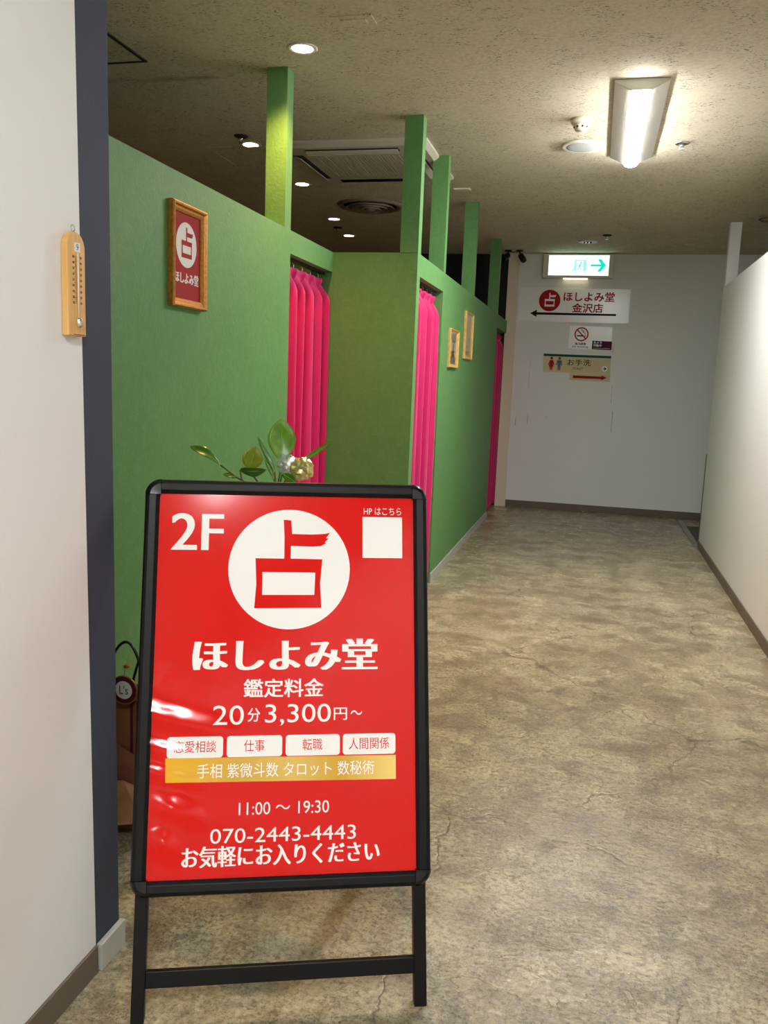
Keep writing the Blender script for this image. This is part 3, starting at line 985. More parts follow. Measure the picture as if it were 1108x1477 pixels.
# toilet sign and the red arrow sticker under it
ts = tag(empty('toilet_sign', (-0.22, YF - 0.002, 1.58)), 'beige toilet sign with man and woman symbols and teal top stripe', 'sign')
TX = lambda a, b, d: (a + 0.22, 0.002 - d, b - 1.58)
bd = MB().prism([(-0.568, 1.489), (0.132, 1.487), (0.131, 1.675), (-0.573, 1.680)], TX, 0, 0.006).build('board', M['beige_sign'], ts)
flat([(-0.573, 1.655), (0.131, 1.650), (0.131, 1.675), (-0.573, 1.680)], TX, 0.0068).build('stripe', M['teal'], bd)
fw = MB()
fw.prism(disc(-0.485, 1.635, 0.015, 20), TX, 0.0060, 0.0066)
fw.prism([(-0.500, 1.615), (-0.470, 1.615), (-0.450, 1.565), (-0.460, 1.560), (-0.473, 1.590), (-0.458, 1.545), (-0.470, 1.545), (-0.472, 1.508), (-0.482, 1.508),
          (-0.485, 1.545), (-0.488, 1.508), (-0.498, 1.508), (-0.500, 1.545), (-0.512, 1.545), (-0.497, 1.590), (-0.510, 1.560), (-0.520, 1.565)], TX, 0.0060, 0.0066)
fw.build('woman_symbol', M['sign_red'], bd)
fm = MB()
fm.prism(disc(-0.402, 1.635, 0.015, 20), TX, 0.0060, 0.0066)
fm.prism([(-0.425, 1.615), (-0.379, 1.615), (-0.370, 1.560), (-0.380, 1.560), (-0.386, 1.595), (-0.388, 1.508), (-0.399, 1.508), (-0.402, 1.555), (-0.405, 1.508),
          (-0.416, 1.508), (-0.418, 1.595), (-0.424, 1.560), (-0.434, 1.560)], TX, 0.0060, 0.0066)
fm.build('man_symbol', M['slate_blue'], bd)
letter('お手洗', (-0.317, -0.074, 1.564, 1.630), TX, 0.0068, M['ink'], bd, bold=0.008)
letter('TOILET', (-0.258, -0.150, 1.522, 1.546), TX, 0.0068, M['ink'], bd)
flat(disc(0.072, 1.540, 0.029), TX, 0.0068).build('arrow_disc', M['sign_white'], bd)
flat([(0.052, 1.536), (0.052, 1.544), (0.074, 1.544), (0.066, 1.556), (0.074, 1.556), (0.092, 1.540), (0.074, 1.524), (0.066, 1.524), (0.074, 1.536)], TX, 0.0076).build('arrow', M['ink'], bd)

rs = tag(empty('arrow_sticker', (-0.07, YF - 0.002, 1.445)), 'red right pointing arrow on a beige strip under the toilet sign', 'sticker')
RX = lambda a, b, d: (a + 0.07, 0.002 - d, b - 1.445)
bd = MB().prism([(-0.285, 1.410), (0.136, 1.405), (0.135, 1.484), (-0.285, 1.486)], RX, 0, 0.0015).build('strip', M['beige_sign'], rs)
flat([(-0.250, 1.432), (-0.250, 1.460), (0.045, 1.458), (0.045, 1.472), (0.102, 1.446), (0.045, 1.418), (0.045, 1.431)], RX, 0.0026).build('arrow', M['deep_red'], bd)

# ------------------------------------------------------------------ curtains
def curtain(y0, y1, ztop, zbot, x, pleats, seed, label, bunch=0.0):
    rnd = random.Random(seed)
    ny, nz = pleats * 28, 60
    width = y1 - y0
    ph = [rnd.uniform(-0.35, 0.35) for _ in range(pleats + 2)]
    am = [rnd.uniform(0.8, 1.12) for _ in range(pleats + 2)]
    vs = []
    for j in range(nz + 1):
        t = j / nz                      # 0 at the heading, 1 at the hem
        z = ztop + (zbot - ztop) * t
        head = min(1.0, t / 0.075)
        for i in range(ny + 1):
            u = i / ny
            k = min(int(u * pleats), pleats - 1)
            f = u * pleats - k
            a = am[k] + (am[k + 1] - am[k]) * f
            # heading: narrow triple pinch at each pleat, flat fabric between them flaring to full folds below
            w = 2 * PI * (u * pleats + ph[0] * 0.2 + 0.06 * t * math.sin(3 * u * PI + seed))
            fold = math.cos(w)
            fold = math.copysign(abs(fold) ** 0.75, fold)
            pinch = math.exp(-((f - 0.5) / 0.09) ** 2)
            tulip = max(0.0, 1 - t / 0.045)            # the fabric opens again above the stitch
            flatpart = -0.012 - 0.026 * tulip * math.cos(2 * PI * f) * (1 - 0.5 * tulip) + 0.034 * pinch * (1 - tulip) * (1 + 0.3 * math.cos(6 * PI * (f - 0.5) / 0.35)) + 0.018 * tulip * pinch
            deep = 0.041 * a * fold + 0.006 * math.sin(2.3 * w + 1.7 * seed + 2 * t)
            s = head * head * (3 - 2 * head)
            xx = x + flatpart * (1 - s) + deep * s
            sag = 0.006 * (1 - math.cos(w)) * (1 - s)
            yy = y0 + width * u + 0.006 * math.sin(5 * t + seed + 9 * u) * t
            if bunch:
                yy = y1 - (y1 - yy) * (1 - bunch * 0.0) + bunch * 0.05 * math.sin(PI * t * 1.1) * (u - 0.5)
            vs.append((xx, yy, z - sag * (1 if j == 0 else 0)))
    fs = []
    for j in range(nz):
        for i in range(ny):
            a = j * (ny + 1) + i
            fs.append((a, a + 1, a + ny + 2, a + ny + 1))
    root = tag(empty('curtain', (x, (y0 + y1) / 2, zbot)), label, 'curtain', 'pink curtains in the booth doorways')
    mb = MB().add([(a - x, b - (y0 + y1) / 2, c - zbot) for a, b, c in vs], fs, True)
    o = mb.build('drape', M['fabric'], root)
    so = o.modifiers.new('solid', 'SOLIDIFY')
    so.thickness = 0.002
    for k in range(pleats):
        yy = (k + 0.5) / pleats * width - width / 2
        MB().tube([(-0.004, yy, ztop - zbot - 0.03), (-0.004, yy, ztop - zbot + 0.012), (-0.010, yy, ztop - zbot + 0.016)], 0.0018, 6).build('hook', M['white_plastic'], root)
    return root


curtain(3.935, 4.585, 1.872, 0.05, XG - 0.052, 5, 3, 'bright pink pleated curtain in the doorway behind the potted plant')
curtain(4.690, 5.395, 1.868, 0.05, XP - 0.052, 5, 5, 'bright pink pleated curtain in the doorway right of the corner post', 0.5)
curtain(8.455, 9.300, 1.855, 0.045, XP - 0.052, 6, 8, 'dark pink curtain in the farthest doorway beside the beige pilaster')
for n_, (x, y0, y1, z) in enumerate(((XG - 0.055, 3.93, 4.598, 1.893), (XP - 0.055, 4.68, 5.41, 1.885), (XP - 0.055, 8.44, 9.33, 1.873))):
    struct(MB().box(x - 0.012, x + 0.012, y0, y1, z, z + 0.014).build('trim_%d' % (5 + n_), M['black_plastic']))  # curtain rails, coloured black so the gap over each drape reads as shade

# ------------------------------------------------------------------ pictures on the green partitions (a = along y, b = z, d = out of the wall)
def picture_frame(x, y0, y1, z0, z1, w, depth, mf, label, cat='picture frame', group=None):
    root = tag(empty('picture_frame', (x, (y0 + y1) / 2, z0)), label, cat, group)
    yc = (y0 + y1) / 2
    fn = lambda a, b, d: (d, a - yc, b - z0)
    # moulding: one mitred ring with a stepped profile
    prof = [(0.0, 0.001), (0.0, depth * 0.8), (w * 0.15, depth), (w * 0.35, depth * 0.97), (w * 0.5, depth * 0.62), (w * 0.75, depth * 0.58), (w, depth * 0.42), (w, 0.001)]
    vs, fs = [], []
    m = len(prof)
    for p, dd in prof:
        vs += [fn(y0 + p, z0 + p, dd), fn(y1 - p, z0 + p, dd), fn(y1 - p, z1 - p, dd), fn(y0 + p, z1 - p, dd)]
    for i in range(m):
        j = (i + 1) % m
        for k in range(4):
            fs.append((i * 4 + k, i * 4 + (k + 1) % 4, j * 4 + (k + 1) % 4, j * 4 + k))
    MB().add(vs, fs).build('moulding', mf, root)
    return root, fn


r1, P1 = picture_frame(XG, 2.728, 2.990, 1.552, 1.908, 0.030, 0.026, M['gold'], 'gilt framed red picture with white emblem on the green wall above the sign', group=None)
pr = MB().prism(rect(2.756, 2.962, 1.58, 1.88), P1, 0.002, 0.006).build('print', M['frame_print'], r1)
flat(disc(2.856, 1.772, 0.078), P1, 0.0066).build('emblem_disc', M['poster_white'], pr)
emblem(2.856, 1.772, 0.072, 0.072, P1, 0.0072, M['frame_print'], pr)
letter('ほしよみ堂', (2.766, 2.950, 1.638, 1.676), P1, 0.0068, M['poster_white'], pr, bold=0.01, heavy=0.0018)
flat(rect(2.757, 2.961, 1.581, 1.879), P1, 0.0092, 0.001).build('glass', M['pane'], r1)

r2, P2 = picture_frame(XP, 5.680, 6.045, 1.430, 1.690, 0.022, 0.020, M['pale_gold'], 'gilt frame with a grey printed picture, the nearer and lower of two')
pr = MB().prism(rect(5.70, 6.025, 1.45, 1.67), P2, 0.002, 0.006).build('print', M['paper'], r2)
flat(rect(5.76, 5.975, 1.618, 1.658), P2, 0.0066).build('printed_block', M['grey_print'], pr)
flat(rect(5.76, 5.975, 1.458, 1.505), P2, 0.0066).build('printed_block', M['grey_print'], pr)
flat(rect(5.81, 5.93, 1.600, 1.618), P2, 0.0068).build('printed_cap', M['dark_print'], pr)
flat([(5.80, 1.505), (5.94, 1.505), (5.90, 1.530), (5.885, 1.560), (5.90, 1.590), (5.84, 1.590), (5.855, 1.560), (5.84, 1.530)], P2, 0.0068).build('printed_column', M['dark_print'], pr)
flat(rect(5.70, 6.025, 1.45, 1.67), P2, 0.0086, 0.001).build('glass', M['pane'], r2)

r3, P3 = picture_frame(XP, 6.340, 6.720, 1.510, 1.860, 0.022, 0.020, M['pale_gold'], 'taller gilt frame with blank yellowed paper, the farther of two')
pr = MB().prism(rect(6.36, 6.70, 1.53, 1.84), P3, 0.002, 0.006).build('print', M['paper'], r3)
flat(rect(6.45, 6.62, 1.822, 1.832), P3, 0.0066).build('printed_line', M['dark_print'], pr)
flat(disc(6.50, 1.60, 0.012, 20), P3, 0.0066).build('seal_mark', M['dark_print'], pr)
flat(rect(6.45, 6.62, 1.545, 1.552), P3, 0.0066).build('printed_line', M['dark_print'], pr)
flat(rect(6.36, 6.70, 1.53, 1.84), P3, 0.0086, 0.001).build('glass', M['pane'], r3)

# ------------------------------------------------------------------ wooden thermometer on the near left wall
tm = tag(empty('wall_thermometer', (XL, 1.446, 1.382)), 'pale wooden thermometer hanging on the white wall edge at left', 'thermometer')
tf = lambda a, b, d: (d, a - 1.446, b - 1.382)
y0, y1, z0, z1 = 1.418, 1.475, 1.382, 1.573
ol = [(y0, z0), (y1, z0), (y1, z1 - 0.030)]
for k in range(1, 16):
    a = PI * k / 16
    ol.append(((y0 + y1) / 2 + (y1 - y0) / 2 * math.cos(a), z1 - 0.030 + 0.030 * math.sin(a)))
ol.append((y0, z1 - 0.030))
MB().prism(ol, tf, 0.001, 0.015).build('board', M['pale_wood'], tm, bevel=0.002)
flat(rect(1.440, 1.458, 1.537, 1.554), tf, 0.0156, 0.0006).build('number_sticker', M['tag_white'], tm)
letter('9', (1.4455, 1.4530, 1.540, 1.5515), tf, 0.0160, M['slate_blue'], tm)
MB().tube([tf(1.448, 1.405, 0.0175), tf(1.448, 1.535, 0.0175)], 0.0010, 10).build('glass_tube', M['white_plastic'], tm)
MB().tube([tf(1.448, 1.398, 0.0175), tf(1.448, 1.402, 0.0175), tf(1.448, 1.412, 0.0175), tf(1.448, 1.416, 0.0175)], [0.004, 0.0065, 0.0065, 0.004], 14).build('bulb_guard', M['chrome'], tm)
for k, z in enumerate((1.5275, 1.5170, 1.5065, 1.4960, 1.4855, 1.4750, 1.4645, 1.4540, 1.4435)):
    s = str(abs(50 - 10 * k))
    for ya in (1.4325, 1.4565):
        letter(s, (ya, ya + 0.0060, z - 0.0022, z + 0.0022), tf, 0.0156, M['ink'], tm, bold=0.02)
tk = MB()
for k in range(46):
    z = 1.4425 + k * 0.0019
    L_ = 0.006 if k % 5 == 0 else 0.003
    tk.prism(rect(1.4455 - L_, 1.4455, z, z + 0.0005), tf, 0.0150, 0.0155)
tk.build('scale_ticks', M['ink'], tm)
flat(rect(1.434, 1.470, 1.3845, 1.3855), tf, 0.0156).build('scored_line', M['dark_print'], tm)
MB().tube([tf(1.447 + 0.006 * math.cos(2 * PI * k / 20), 1.580 + 0.006 * math.sin(2 * PI * k / 20), 0.008) for k in range(20)], 0.0011, 8, closed=True).build('hanging_ring', M['chrome'], tm)
MB().tube([tf(1.447, 1.570, 0.008), tf(1.447, 1.5755, 0.008)], 0.0022, 8).build('screw', M['chrome'], tm)

# ------------------------------------------------------------------ the A-frame sign
T = 17.715 * PI / 180
ct, st = math.cos(T), math.sin(T)
sg = tag(empty('a_frame_sign', (-0.26447, 1.60102, 0.0), 21.7 * PI / 180), 'black A-frame sign with a glossy red poster standing on the floor', 'sign')
SG = lambda a, b, d: (a, st * b - ct * d, ct * b + st * d)      # a = across, b = up the board, d = towards the reader
SL, SR, SB, STP = -0.6134, 0.0233, 0.249, 1.135
FWD_ = 0.031
# snap-frame: four rails and four rounded corner caps
PROF = [(0.0, -0.014), (0.0, 0.006), (0.003, 0.011), (0.010, 0.013), (0.024, 0.012), (FWD_, 0.006), (FWD_, -0.004), (FWD_, -0.014)]
CR = 0.034
for (ax, lo, hi, edge, sgn, horiz) in (('t', SL + CR, SR - CR, STP, -1, True), ('b', SL + CR, SR - CR, SB, 1, True), ('l', SB + CR, STP - CR, SL, 1, False), ('r', SB + CR, STP - CR, SR, -1, False)):
    if horiz:
        MB().prism(PROF, lambda a, b, d: SG(d, edge + sgn * a, b), lo, hi).build('frame_rail', M['black_metal'], sg, bevel=0.0012)
    else:
        MB().prism(PROF, lambda a, b, d: SG(edge + sgn * a, d, b), lo, hi).build('frame_rail', M['black_metal'], sg, bevel=0.0012)
for cx, cy, a0 in ((SR - CR, STP - CR, 0.0), (SL + CR, STP - CR, PI / 2), (SL + CR, SB + CR, PI), (SR - CR, SB + CR, 1.5 * PI)):
    vs, fs = [], []
    n = 14
    pc = [(CR, -0.0145), (CR + 0.0005, 0.007), (CR - 0.004, 0.0125), (CR - 0.011, 0.0145), (CR - FWD_ + 0.004, 0.0135), (0.0, 0.0135), (0.0, -0.0145)]
    for k in range(n + 1):
        a = a0 + PI / 2 * k / n
        vs += [SG(cx + r * math.cos(a), cy + r * math.sin(a), d) for r, d in pc]
    m = len(pc)
    for k in range(n):
        for i in range(m):
            j = (i + 1) % m
            fs.append((k * m + i, k * m + j, (k + 1) * m + j, (k + 1) * m + i))
    fs += [tuple(range(m)), tuple(n * m + i for i in range(m))]
    MB().add(vs, fs).build('frame_corner', M['black_gloss'], sg)
MB().prism(rect(SL + 0.02, SR - 0.02, SB + 0.02, STP - 0.02), SG, -0.012, -0.005).build('back_panel', M['black_metal'], sg)

PL, PRr, PB, PT = SL + FWD_ - 0.001, SR - FWD_ + 0.001, SB + FWD_ - 0.001, STP - FWD_ + 0.001
po = MB().prism(rect(PL, PRr, PB, PT), SG, -0.005, 0.0).build('poster', M['poster_red'], sg)
po['label'] = 'red printed poster with white lettering'
PD = 0.0004
W_, R_ = M['poster_white'], M['poster_red']
flat(disc(-0.2917, 0.9372, 0.1365, 72, 0.1352), SG, PD, 0.0004).build('emblem_disc', W_, po)
GL = [(-0.3063, 1.0493), (-0.2893, 1.0477), (-0.2869, 1.0167), (-0.2406, 1.0162), (-0.2123, 1.018), (-0.2009, 1.0207), (-0.2102, 1.0078), (-0.2039, 1.0079),
      (-0.2127, 0.9983), (-0.2089, 0.9971), (-0.2214, 0.9899), (-0.2402, 0.9884), (-0.2896, 0.9895), (-0.2897, 0.9606), (-0.2178, 0.9597), (-0.2228, 0.9063),
      (-0.2196, 0.8498), (-0.3692, 0.8488), (-0.3656, 0.9018), (-0.3682, 0.9607), (-0.304, 0.9604), (-0.3042, 1.0088)]
HL = [(-0.3521, 0.9298), (-0.2337, 0.9293), (-0.2355, 0.8788), (-0.3522, 0.8784)]
outline_with_hole(GL, HL, SG, 0.0008).build('emblem', R_, po)
flat(rect(-0.126, -0.0337, 0.9640, 1.0588), SG, PD, 0.0004).build('white_square', W_, po)
letter('2F', (-0.5555, -0.4400, 0.9780, 1.0605), SG, PD, W_, po, heavy=0.0022)
letter('HP はこちら', (-0.1230, -0.0355, 1.0640, 1.0812), SG, PD, W_, po)
letter('ほしよみ堂', (-0.5010, -0.0915, 0.7125, 0.7812), SG, PD, W_, po, heavy=0.0042)
letter('鑑定料金', (-0.3885, -0.2130, 0.6538, 0.6940), SG, PD, W_, po, bold=0.010, heavy=0.0004)
letter('20', (-0.4530, -0.3868, 0.5960, 0.6375), SG, PD, W_, po)
letter('分', (-0.3786, -0.3515, 0.6020, 0.6312), SG, PD, W_, po, bold=0.008)
letter('3,300', (-0.3410, -0.1965, 0.5930, 0.6388), SG, PD, W_, po)
letter('円', (-0.1900, -0.1604, 0.6028, 0.6296), SG, PD, W_, po, bold=0.008)
letter('～', (-0.1524, -0.1265, 0.6132, 0.6232), SG, PD, W_, po, bold=0.008)
for (a, b), s, (ta, tb) in (((-0.5485, -0.4300), '恋愛相談', (-0.5340, -0.4442)), ((-0.4220, -0.3027), '仕事', (-0.3853, -0.3410)),
                            ((-0.2950, -0.1763), '転職', (-0.2583, -0.2147)), ((-0.1697, -0.0521), '人間関係', (-0.1562, -0.0664))):
    flat(rrect(a, b, 0.5280, 0.5725, 0.007), SG, PD, 0.0004).build('label_box', W_, po)
    letter(s, (ta, tb, 0.5390, 0.5640), SG, 0.0008, R_, po)
flat([(-0.5495, 0.4775), (-0.0516, 0.4735), (-0.0515, 0.5250), (-0.5510, 0.5285)], SG, PD, 0.0004).build('gold_band', M['gold_print'], po)
letter('手相 紫微斗数 タロット 数秘術', (-0.4835, -0.0995, 0.4850, 0.5150), SG, 0.0008, W_, po, bold=0.003)
letter('11:00 ～ 19:30', (-0.3935, -0.1992, 0.4068, 0.4328), SG, PD, W_, po)
letter('070-2443-4443', (-0.4525, -0.1403, 0.3500, 0.3800), SG, PD, W_, po)
letter('お気軽にお入りください', (-0.5110, -0.0881, 0.3020, 0.3450), SG, PD, W_, po, heavy=0.0013)


# clear cover sheet, buckled along its left side
nx, nz = 110, 220
BUCKLES = [(0.05, 0.405, 0.28, 0.030, 0.0095), (0.04, 0.325, 0.22, 0.024, 0.0085), (0.05, 0.262, 0.16, 0.020, 0.0066), (0.12, 0.17, 0.09, 0.030, 0.0085), (0.07, 0.09, 0.06, 0.035, 0.0085)]
vs, fs = [], []
for j in range(nz + 1):
    for i in range(nx + 1):
        a = PL + (PRr - PL) * i / nx
        b = PB + (PT - PB) * j / nz
        u, w = i / nx, j / nz
        edge = min(1, 8 * u) * min(1, 8 * (1 - u)) * min(1, 8 * w) * min(1, 8 * (1 - w))
        left = math.exp(-(u / 0.22) ** 2)
        d = 0.0022 + 0.0012 * edge * mnoise.noise(Vector((u * 2.2, w * 2.6, 1.3)))
        d += left * (0.08 + 0.92 / (1 + math.exp((w - 0.52) / 0.04))) * min(1, 8 * w) * min(1, 8 * (1 - w)) * (0.0022 * mnoise.noise(Vector((u * 5 + 4, w * 11, 7.0))) + 0.0010 * mnoise.noise(Vector((u * 16, w * 26, 2.0))))
        for (bu, bw_, ru, rw, hh) in BUCKLES:
            q = ((u - bu) / ru) ** 2 + ((w - bw_ + 0.18 * (u - bu)) / rw) ** 2
            d += hh * math.exp(-q)
        d = max(d, 0.0012)
        vs.append(SG(a, b, d))
for j in range(nz):
    for i in range(nx):
        k = j * (nx + 1) + i
        fs.append((k, k + 1, k + nx + 2, k + nx + 1))
MB().add(vs, fs, True).build('clear_cover', M['film'], sg)

# legs, cross bars and the folding rear stand
for a0, a1 in ((-0.0135, 0.0135), (-0.6036, -0.5766)):
    MB().prism(rect(a0, a1, 0.001, SB + 0.04), SG, -0.026, -0.002).build('front_leg', M['black_metal'], sg, bevel=0.0015)
MB().prism(rect(-0.5766, -0.0135, 0.0675, 0.1005), SG, -0.022, -0.004).build('cross_bar', M['black_metal'], sg, bevel=0.0015)
HY, HZ, FY = st * 1.09 + 0.030, ct * 1.09, 0.62
for a0 in (-0.0135, -0.6036):
    mb = MB()
    dy = 0.012
    mb.add([(a, y, z) for a in (a0, a0 + 0.027) for (y, z) in ((HY - dy, HZ), (HY + dy, HZ), (FY + dy, 0.001), (FY - dy, 0.001))],
           [(0, 1, 2, 3), (4, 5, 6, 7), (0, 1, 5, 4), (1, 2, 6, 5), (2, 3, 7, 6), (3, 0, 4, 7)])
    mb.build('rear_leg', M['black_metal'], sg, bevel=0.0015)
kz = 0.14
ky = FY + (HY - FY) * kz / HZ
MB().box(-0.5766, -0.0135, ky - 0.009, ky + 0.009, kz - 0.016, kz + 0.016).build('cross_bar', M['black_metal'], sg, bevel=0.0015)
MB().box(-0.5766, -0.0135, HY - 0.010, HY + 0.010, HZ - 0.03, HZ - 0.005).build('hinge_bar', M['black_metal'], sg, bevel=0.0015)

# ------------------------------------------------------------------ potted plant between the sign and the green wall
PX, PY = -0.96, 2.47
pl = tag(empty('potted_plant', (PX, PY, 0)), 'broad leaved green plant rising behind the top edge of the sign', 'plant')
MB().lathe([(0.0, 0.0), (0.085, 0.0), (0.092, 0.01), (0.118, 0.20), (0.128, 0.21), (0.128, 0.235), (0.116, 0.235), (0.110, 0.205), (0.0, 0.205)]).build('pot', M['pot'], pl)
MB().lathe([(0.0, 0.214), (0.06, 0.212), (0.109, 0.206)]).build('soil', M['soil'], pl)


def P(x, y, z): return Vector((x - PX, y - PY, z))


def leaf(base, tip, width, face, m, curl=0.0, fold=0.15, stalk=None, peak=0.5):
    base, tip = Vector(base), Vector(tip)
    ax = tip - base
    Ln = ax.length
    ax.normalize()
    nrm = Vector(face)
    nrm = (nrm - ax * nrm.dot(ax)).normalized()
    sd = ax.cross(nrm)
    n, k = 18, 4
    vs, fs = [], []
    for i in range(n + 1):
        t = i / n
        w = width / 2 * (math.sin(PI * t ** (math.log(0.5) / math.log(peak))) ** 0.75 if 0 < t < 1 else 0.0)
        c = base + ax * Ln * t + nrm * (curl * Ln * math.sin(PI * t))
        for j in range(-k, k + 1):
            q = j / k
            wave = 0.02 * width * math.sin(9 * t + 3 * q)
            vs.append(c + sd * w * q + nrm * (fold * w * abs(q) + wave))
    c_ = 2 * k + 1
    for i in range(n):
        for j in range(2 * k):
            a = i * c_ + j
            fs.append((a, a + 1, a + c_ + 1, a + c_))
    o = MB().add(vs, fs, True).build('leaf', m, pl)
    so = o.modifiers.new('solid', 'SOLIDIFY'); so.thickness = 0.0008
    rib = [base + ax * Ln * t + nrm * (curl * Ln * math.sin(PI * t) + 0.0006) for t in (0, 0.2, 0.4, 0.6, 0.8, 0.97)]
    MB().tube(rib, [0.0016, 0.0015, 0.0012, 0.0010, 0.0007, 0.0003], 6).build('midrib', M['vein'], o)
    if stalk:
        pts = [Vector(s) for s in stalk] + [base]
        MB().tube(pts, 0.0028, 8).build('stalk', M['stem'], o)
    return o


top = P(-0.945, 2.47, 0.93)
MB().tube([P(PX, PY, 0.20), P(PX + 0.01, PY, 0.45), P(PX - 0.005, PY, 0.70), P(PX + 0.015, PY, 0.94)], [0.011, 0.010, 0.008, 0.006], 12).build('stem', M['stem'], pl)
toC = (0.34, -0.90, 0.25)
leaf(P(-0.925, 2.45, 1.062), P(-0.935, 2.46, 1.194), 0.086, toC, M['leaf'], -0.05, 0.18, [top, P(-0.94, 2.455, 0.99)], 0.52)
leaf(P(-1.131, 2.45, 1.038), P(-1.232, 2.44, 1.093), 0.036, (0.35, -0.6, 0.75), M['leaf_dark'], 0.10, 0.2, [top, P(-1.02, 2.45, 0.98), P(-1.075, 2.45, 1.002)], 0.6)
leaf(P(-1.075, 2.45, 1.002), P(-1.118, 2.44, 1.011), 0.022, (0.2, -0.6, 0.75), M['leaf_dark'], 0.05, 0.2, [top, P(-1.02, 2.45, 0.98)], 0.5)
leaf(P(-1.037, 2.45, 1.030), P(-1.012, 2.45, 1.104), 0.064, (0.5, -0.85, 0.1), M['leaf_olive'], 0.04, 0.25, [top, P(-1.00, 2.455, 0.985)], 0.5)
leaf(P(-1.052, 2.42, 1.030), P(-0.957, 2.40, 1.040), 0.040, (0.2, -0.75, -0.55), M['leaf_dark'], 0.06, 0.2, [top, P(-1.02, 2.44, 0.97), P(-1.05, 2.43, 1.0)], 0.45)
leaf(P(-0.946, 2.44, 1.030), P(-1.004, 2.44, 1.136), 0.020, (0.6, -0.6, 0.3), M['leaf_dark'], -0.04, 0.4, [top], 0.42)
leaf(P(-0.944, 2.43, 1.010), P(-0.976, 2.43, 1.068), 0.012, (0.6, -0.6, 0.3), M['leaf_dark'], 0.0, 0.4, [top], 0.45)
leaf(P(-0.868, 2.44, 1.064), P(-0.758, 2.43, 1.140), 0.024, (0.1, -0.55, 0.7), M['leaf'], -0.06, 0.3, [top, P(-0.91, 2.445, 1.01)], 0.5)
leaf(P(-0.906, 2.40, 1.030), P(-0.852, 2.38, 1.006), 0.026, (0.2, -0.8, 0.6), M['leaf_dark'], 0.06, 0.2, [top, P(-0.92, 2.42, 0.99)], 0.5)

# foil gift bow on the plant: crumpled loops, silver and gold
bw = empty('foil_bow', (-0.885 - PX, 2.45 - PY, 1.0))
bw.parent = pl
bw['label'] = 'shiny silver and gold foil bow'


def foil(c, r, seed, m):
    bm = bmesh.new()
    bmesh.ops.create_icosphere(bm, subdivisions=3, radius=r)
    for v in bm.verts:
        nv = v.co.normalized()
        q = mnoise.noise(nv * 3.1 + Vector((seed, 0, 0))) * 0.26 + mnoise.noise(nv * 6.0 + Vector((0, seed, 0))) * 0.24
        v.co = v.co * (1 + q)
        v.co.y *= 0.7
    bm.verts.index_update()
    mb = MB().add([(v.co + Vector(c))[:] for v in bm.verts], [tuple(x.index for x in f.verts) for f in bm.faces])
    bm.free()
    return mb


foil((-0.022, 0.0, 0.052), 0.033, 2.0, None).build('silver_loop', M['foil_silver'], bw)['label'] = 'silver foil'
foil((0.026, -0.005, 0.044), 0.037, 5.0, None).build('gold_loop', M['foil_gold'], bw)['label'] = 'gold foil'
MB().tube([(0.0, 0.0, 0.03), (-0.01, 0.0, 0.0), (-0.03, 0.005, -0.05)], 0.003, 8).build('tie', M['foil_silver'], bw)

# ------------------------------------------------------------------ paper gift bag behind the blue wall end
bg = tag(empty('gift_bag', (-1.235, 2.10, 0.0)), 'brown paper gift bag with black cord handles and round maroon tag on floor', 'bag')


def taper(x0, x1, y0, y1, z0, z1, k):
    cx, cy = (x0 + x1) / 2, (y0 + y1) / 2
    v = [(cx + (x - cx) * s, cy + (y - cy) * s, z) for z, s in ((z0, 1), (z1, k)) for x, y in ((x0, y0), (x1, y0), (x1, y1), (x0, y1))]
    return v


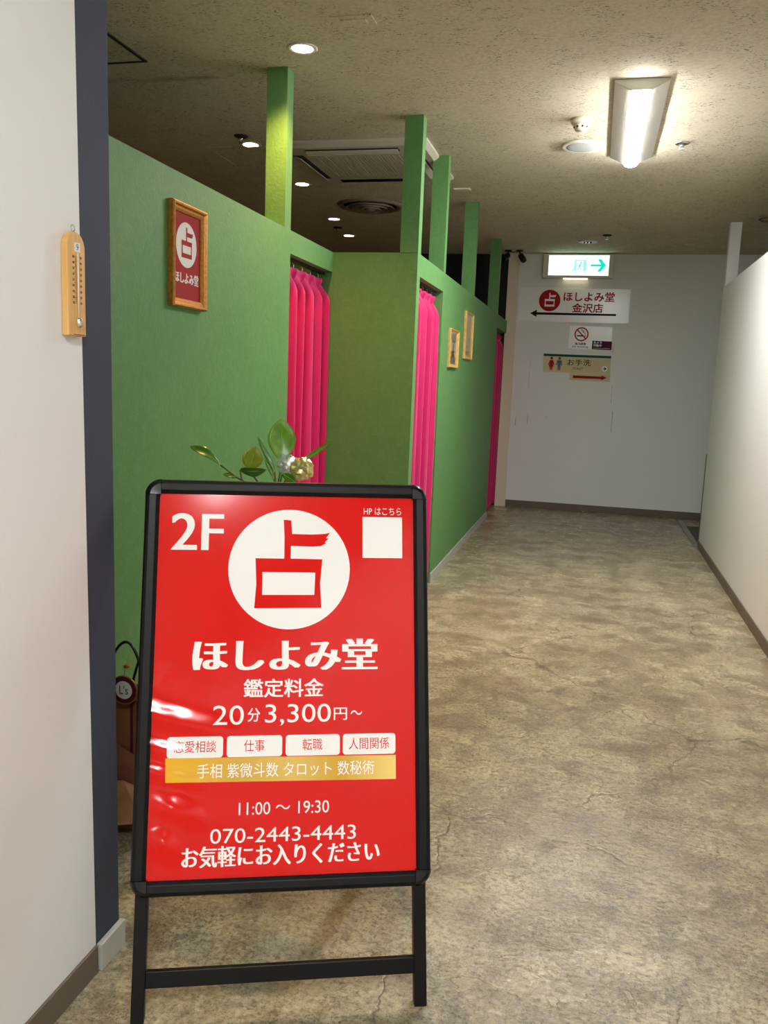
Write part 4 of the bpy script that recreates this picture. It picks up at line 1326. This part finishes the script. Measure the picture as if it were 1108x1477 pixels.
b0 = taper(-0.115, 0.125, -0.055, 0.065, 0.0, 0.40, 0.94)
b1 = taper(-0.113, 0.123, -0.053, 0.063, 0.004, 0.40, 0.93)
mb = MB()
mb.add(b0 + b1, [(0, 1, 2, 3), (0, 1, 5, 4), (1, 2, 6, 5), (2, 3, 7, 6), (3, 0, 4, 7), (8, 9, 13, 12), (9, 10, 14, 13), (10, 11, 15, 14), (11, 8, 12, 15), (8, 9, 10, 11),
                 (4, 5, 13, 12), (5, 6, 14, 13), (6, 7, 15, 14), (7, 4, 12, 15)])
mb.build('bag_body', M['kraft'], bg)
for yy in (-0.050, 0.058):
    pts = []
    for k in range(21):
        t = k / 20
        pts.append((-0.075 + 0.16 * t + (0.03 if yy > 0 else -0.01), yy + 0.02 * math.sin(PI * t), 0.36 + 0.20 * math.sin(PI * t) ** 0.7))
    MB().tube(pts, 0.0045, 8).build('cord_handle', M['black_plastic'], bg)
rb = MB()
for a in (0.020, 0.040):
    rb.add([(a, -0.0585, 0.06), (a + 0.008, -0.0585, 0.06), (a + 0.008, -0.0555, 0.40), (a, -0.0555, 0.40), (a, -0.0570, 0.06), (a + 0.008, -0.0570, 0.06), (a + 0.008, -0.0540, 0.40), (a, -0.0540, 0.40)],
           [(0, 1, 2, 3), (4, 5, 6, 7), (0, 1, 5, 4), (1, 2, 6, 5), (2, 3, 7, 6), (3, 0, 4, 7)])
rb.build('ribbon', M['maroon'], bg)
# tissue paper folded over the front
def sheet(pts, m, name):
    o = MB().add(pts, [tuple(range(len(pts)))]).build(name, m, bg)
    so = o.modifiers.new('solid', 'SOLIDIFY'); so.thickness = 0.002
    return o
sheet([(-0.10, -0.066, 0.305), (0.10, -0.066, 0.215), (0.11, -0.080, 0.15), (-0.10, -0.078, 0.17)], M['pink_paper'], 'pink_wrap')
sheet([(-0.06, -0.072, 0.150), (0.02, -0.095, 0.175), (0.10, -0.080, 0.145), (0.09, -0.110, 0.065), (-0.09, -0.105, 0.020)], M['tan_paper'], 'tan_wrap')
tg = lambda a, b, d: (0.012 + a + 0.34 * 0, -0.072 - d, 0.435 + b)
td = MB().prism(disc(0, 0, 0.042, 40), tg, 0.0, 0.003).build('hang_tag', M['maroon'], bg)
td['label'] = 'round maroon tag with white centre'
ring_mesh(0, 0, 0.039, 0.042, tg, 0.003, 0.0038).build('tag_rim', M['gold'], td)
flat(disc(0, 0, 0.026, 40), tg, 0.0038).build('tag_centre', M['tag_white'], td)
letter("L's", (-0.013, 0.014, -0.012, 0.013), tg, 0.0044, M['ink'], td)
MB().tube([(0.012, -0.0735, 0.477), (0.016, -0.070, 0.50), (0.018, -0.055, 0.535)], 0.0012, 6).build('tag_string', M['gold'], td)
MB().tube([(0.010, -0.066, 0.500), (0.028, -0.066, 0.505)], 0.005, 10).build('clasp', M['gold'], bg)
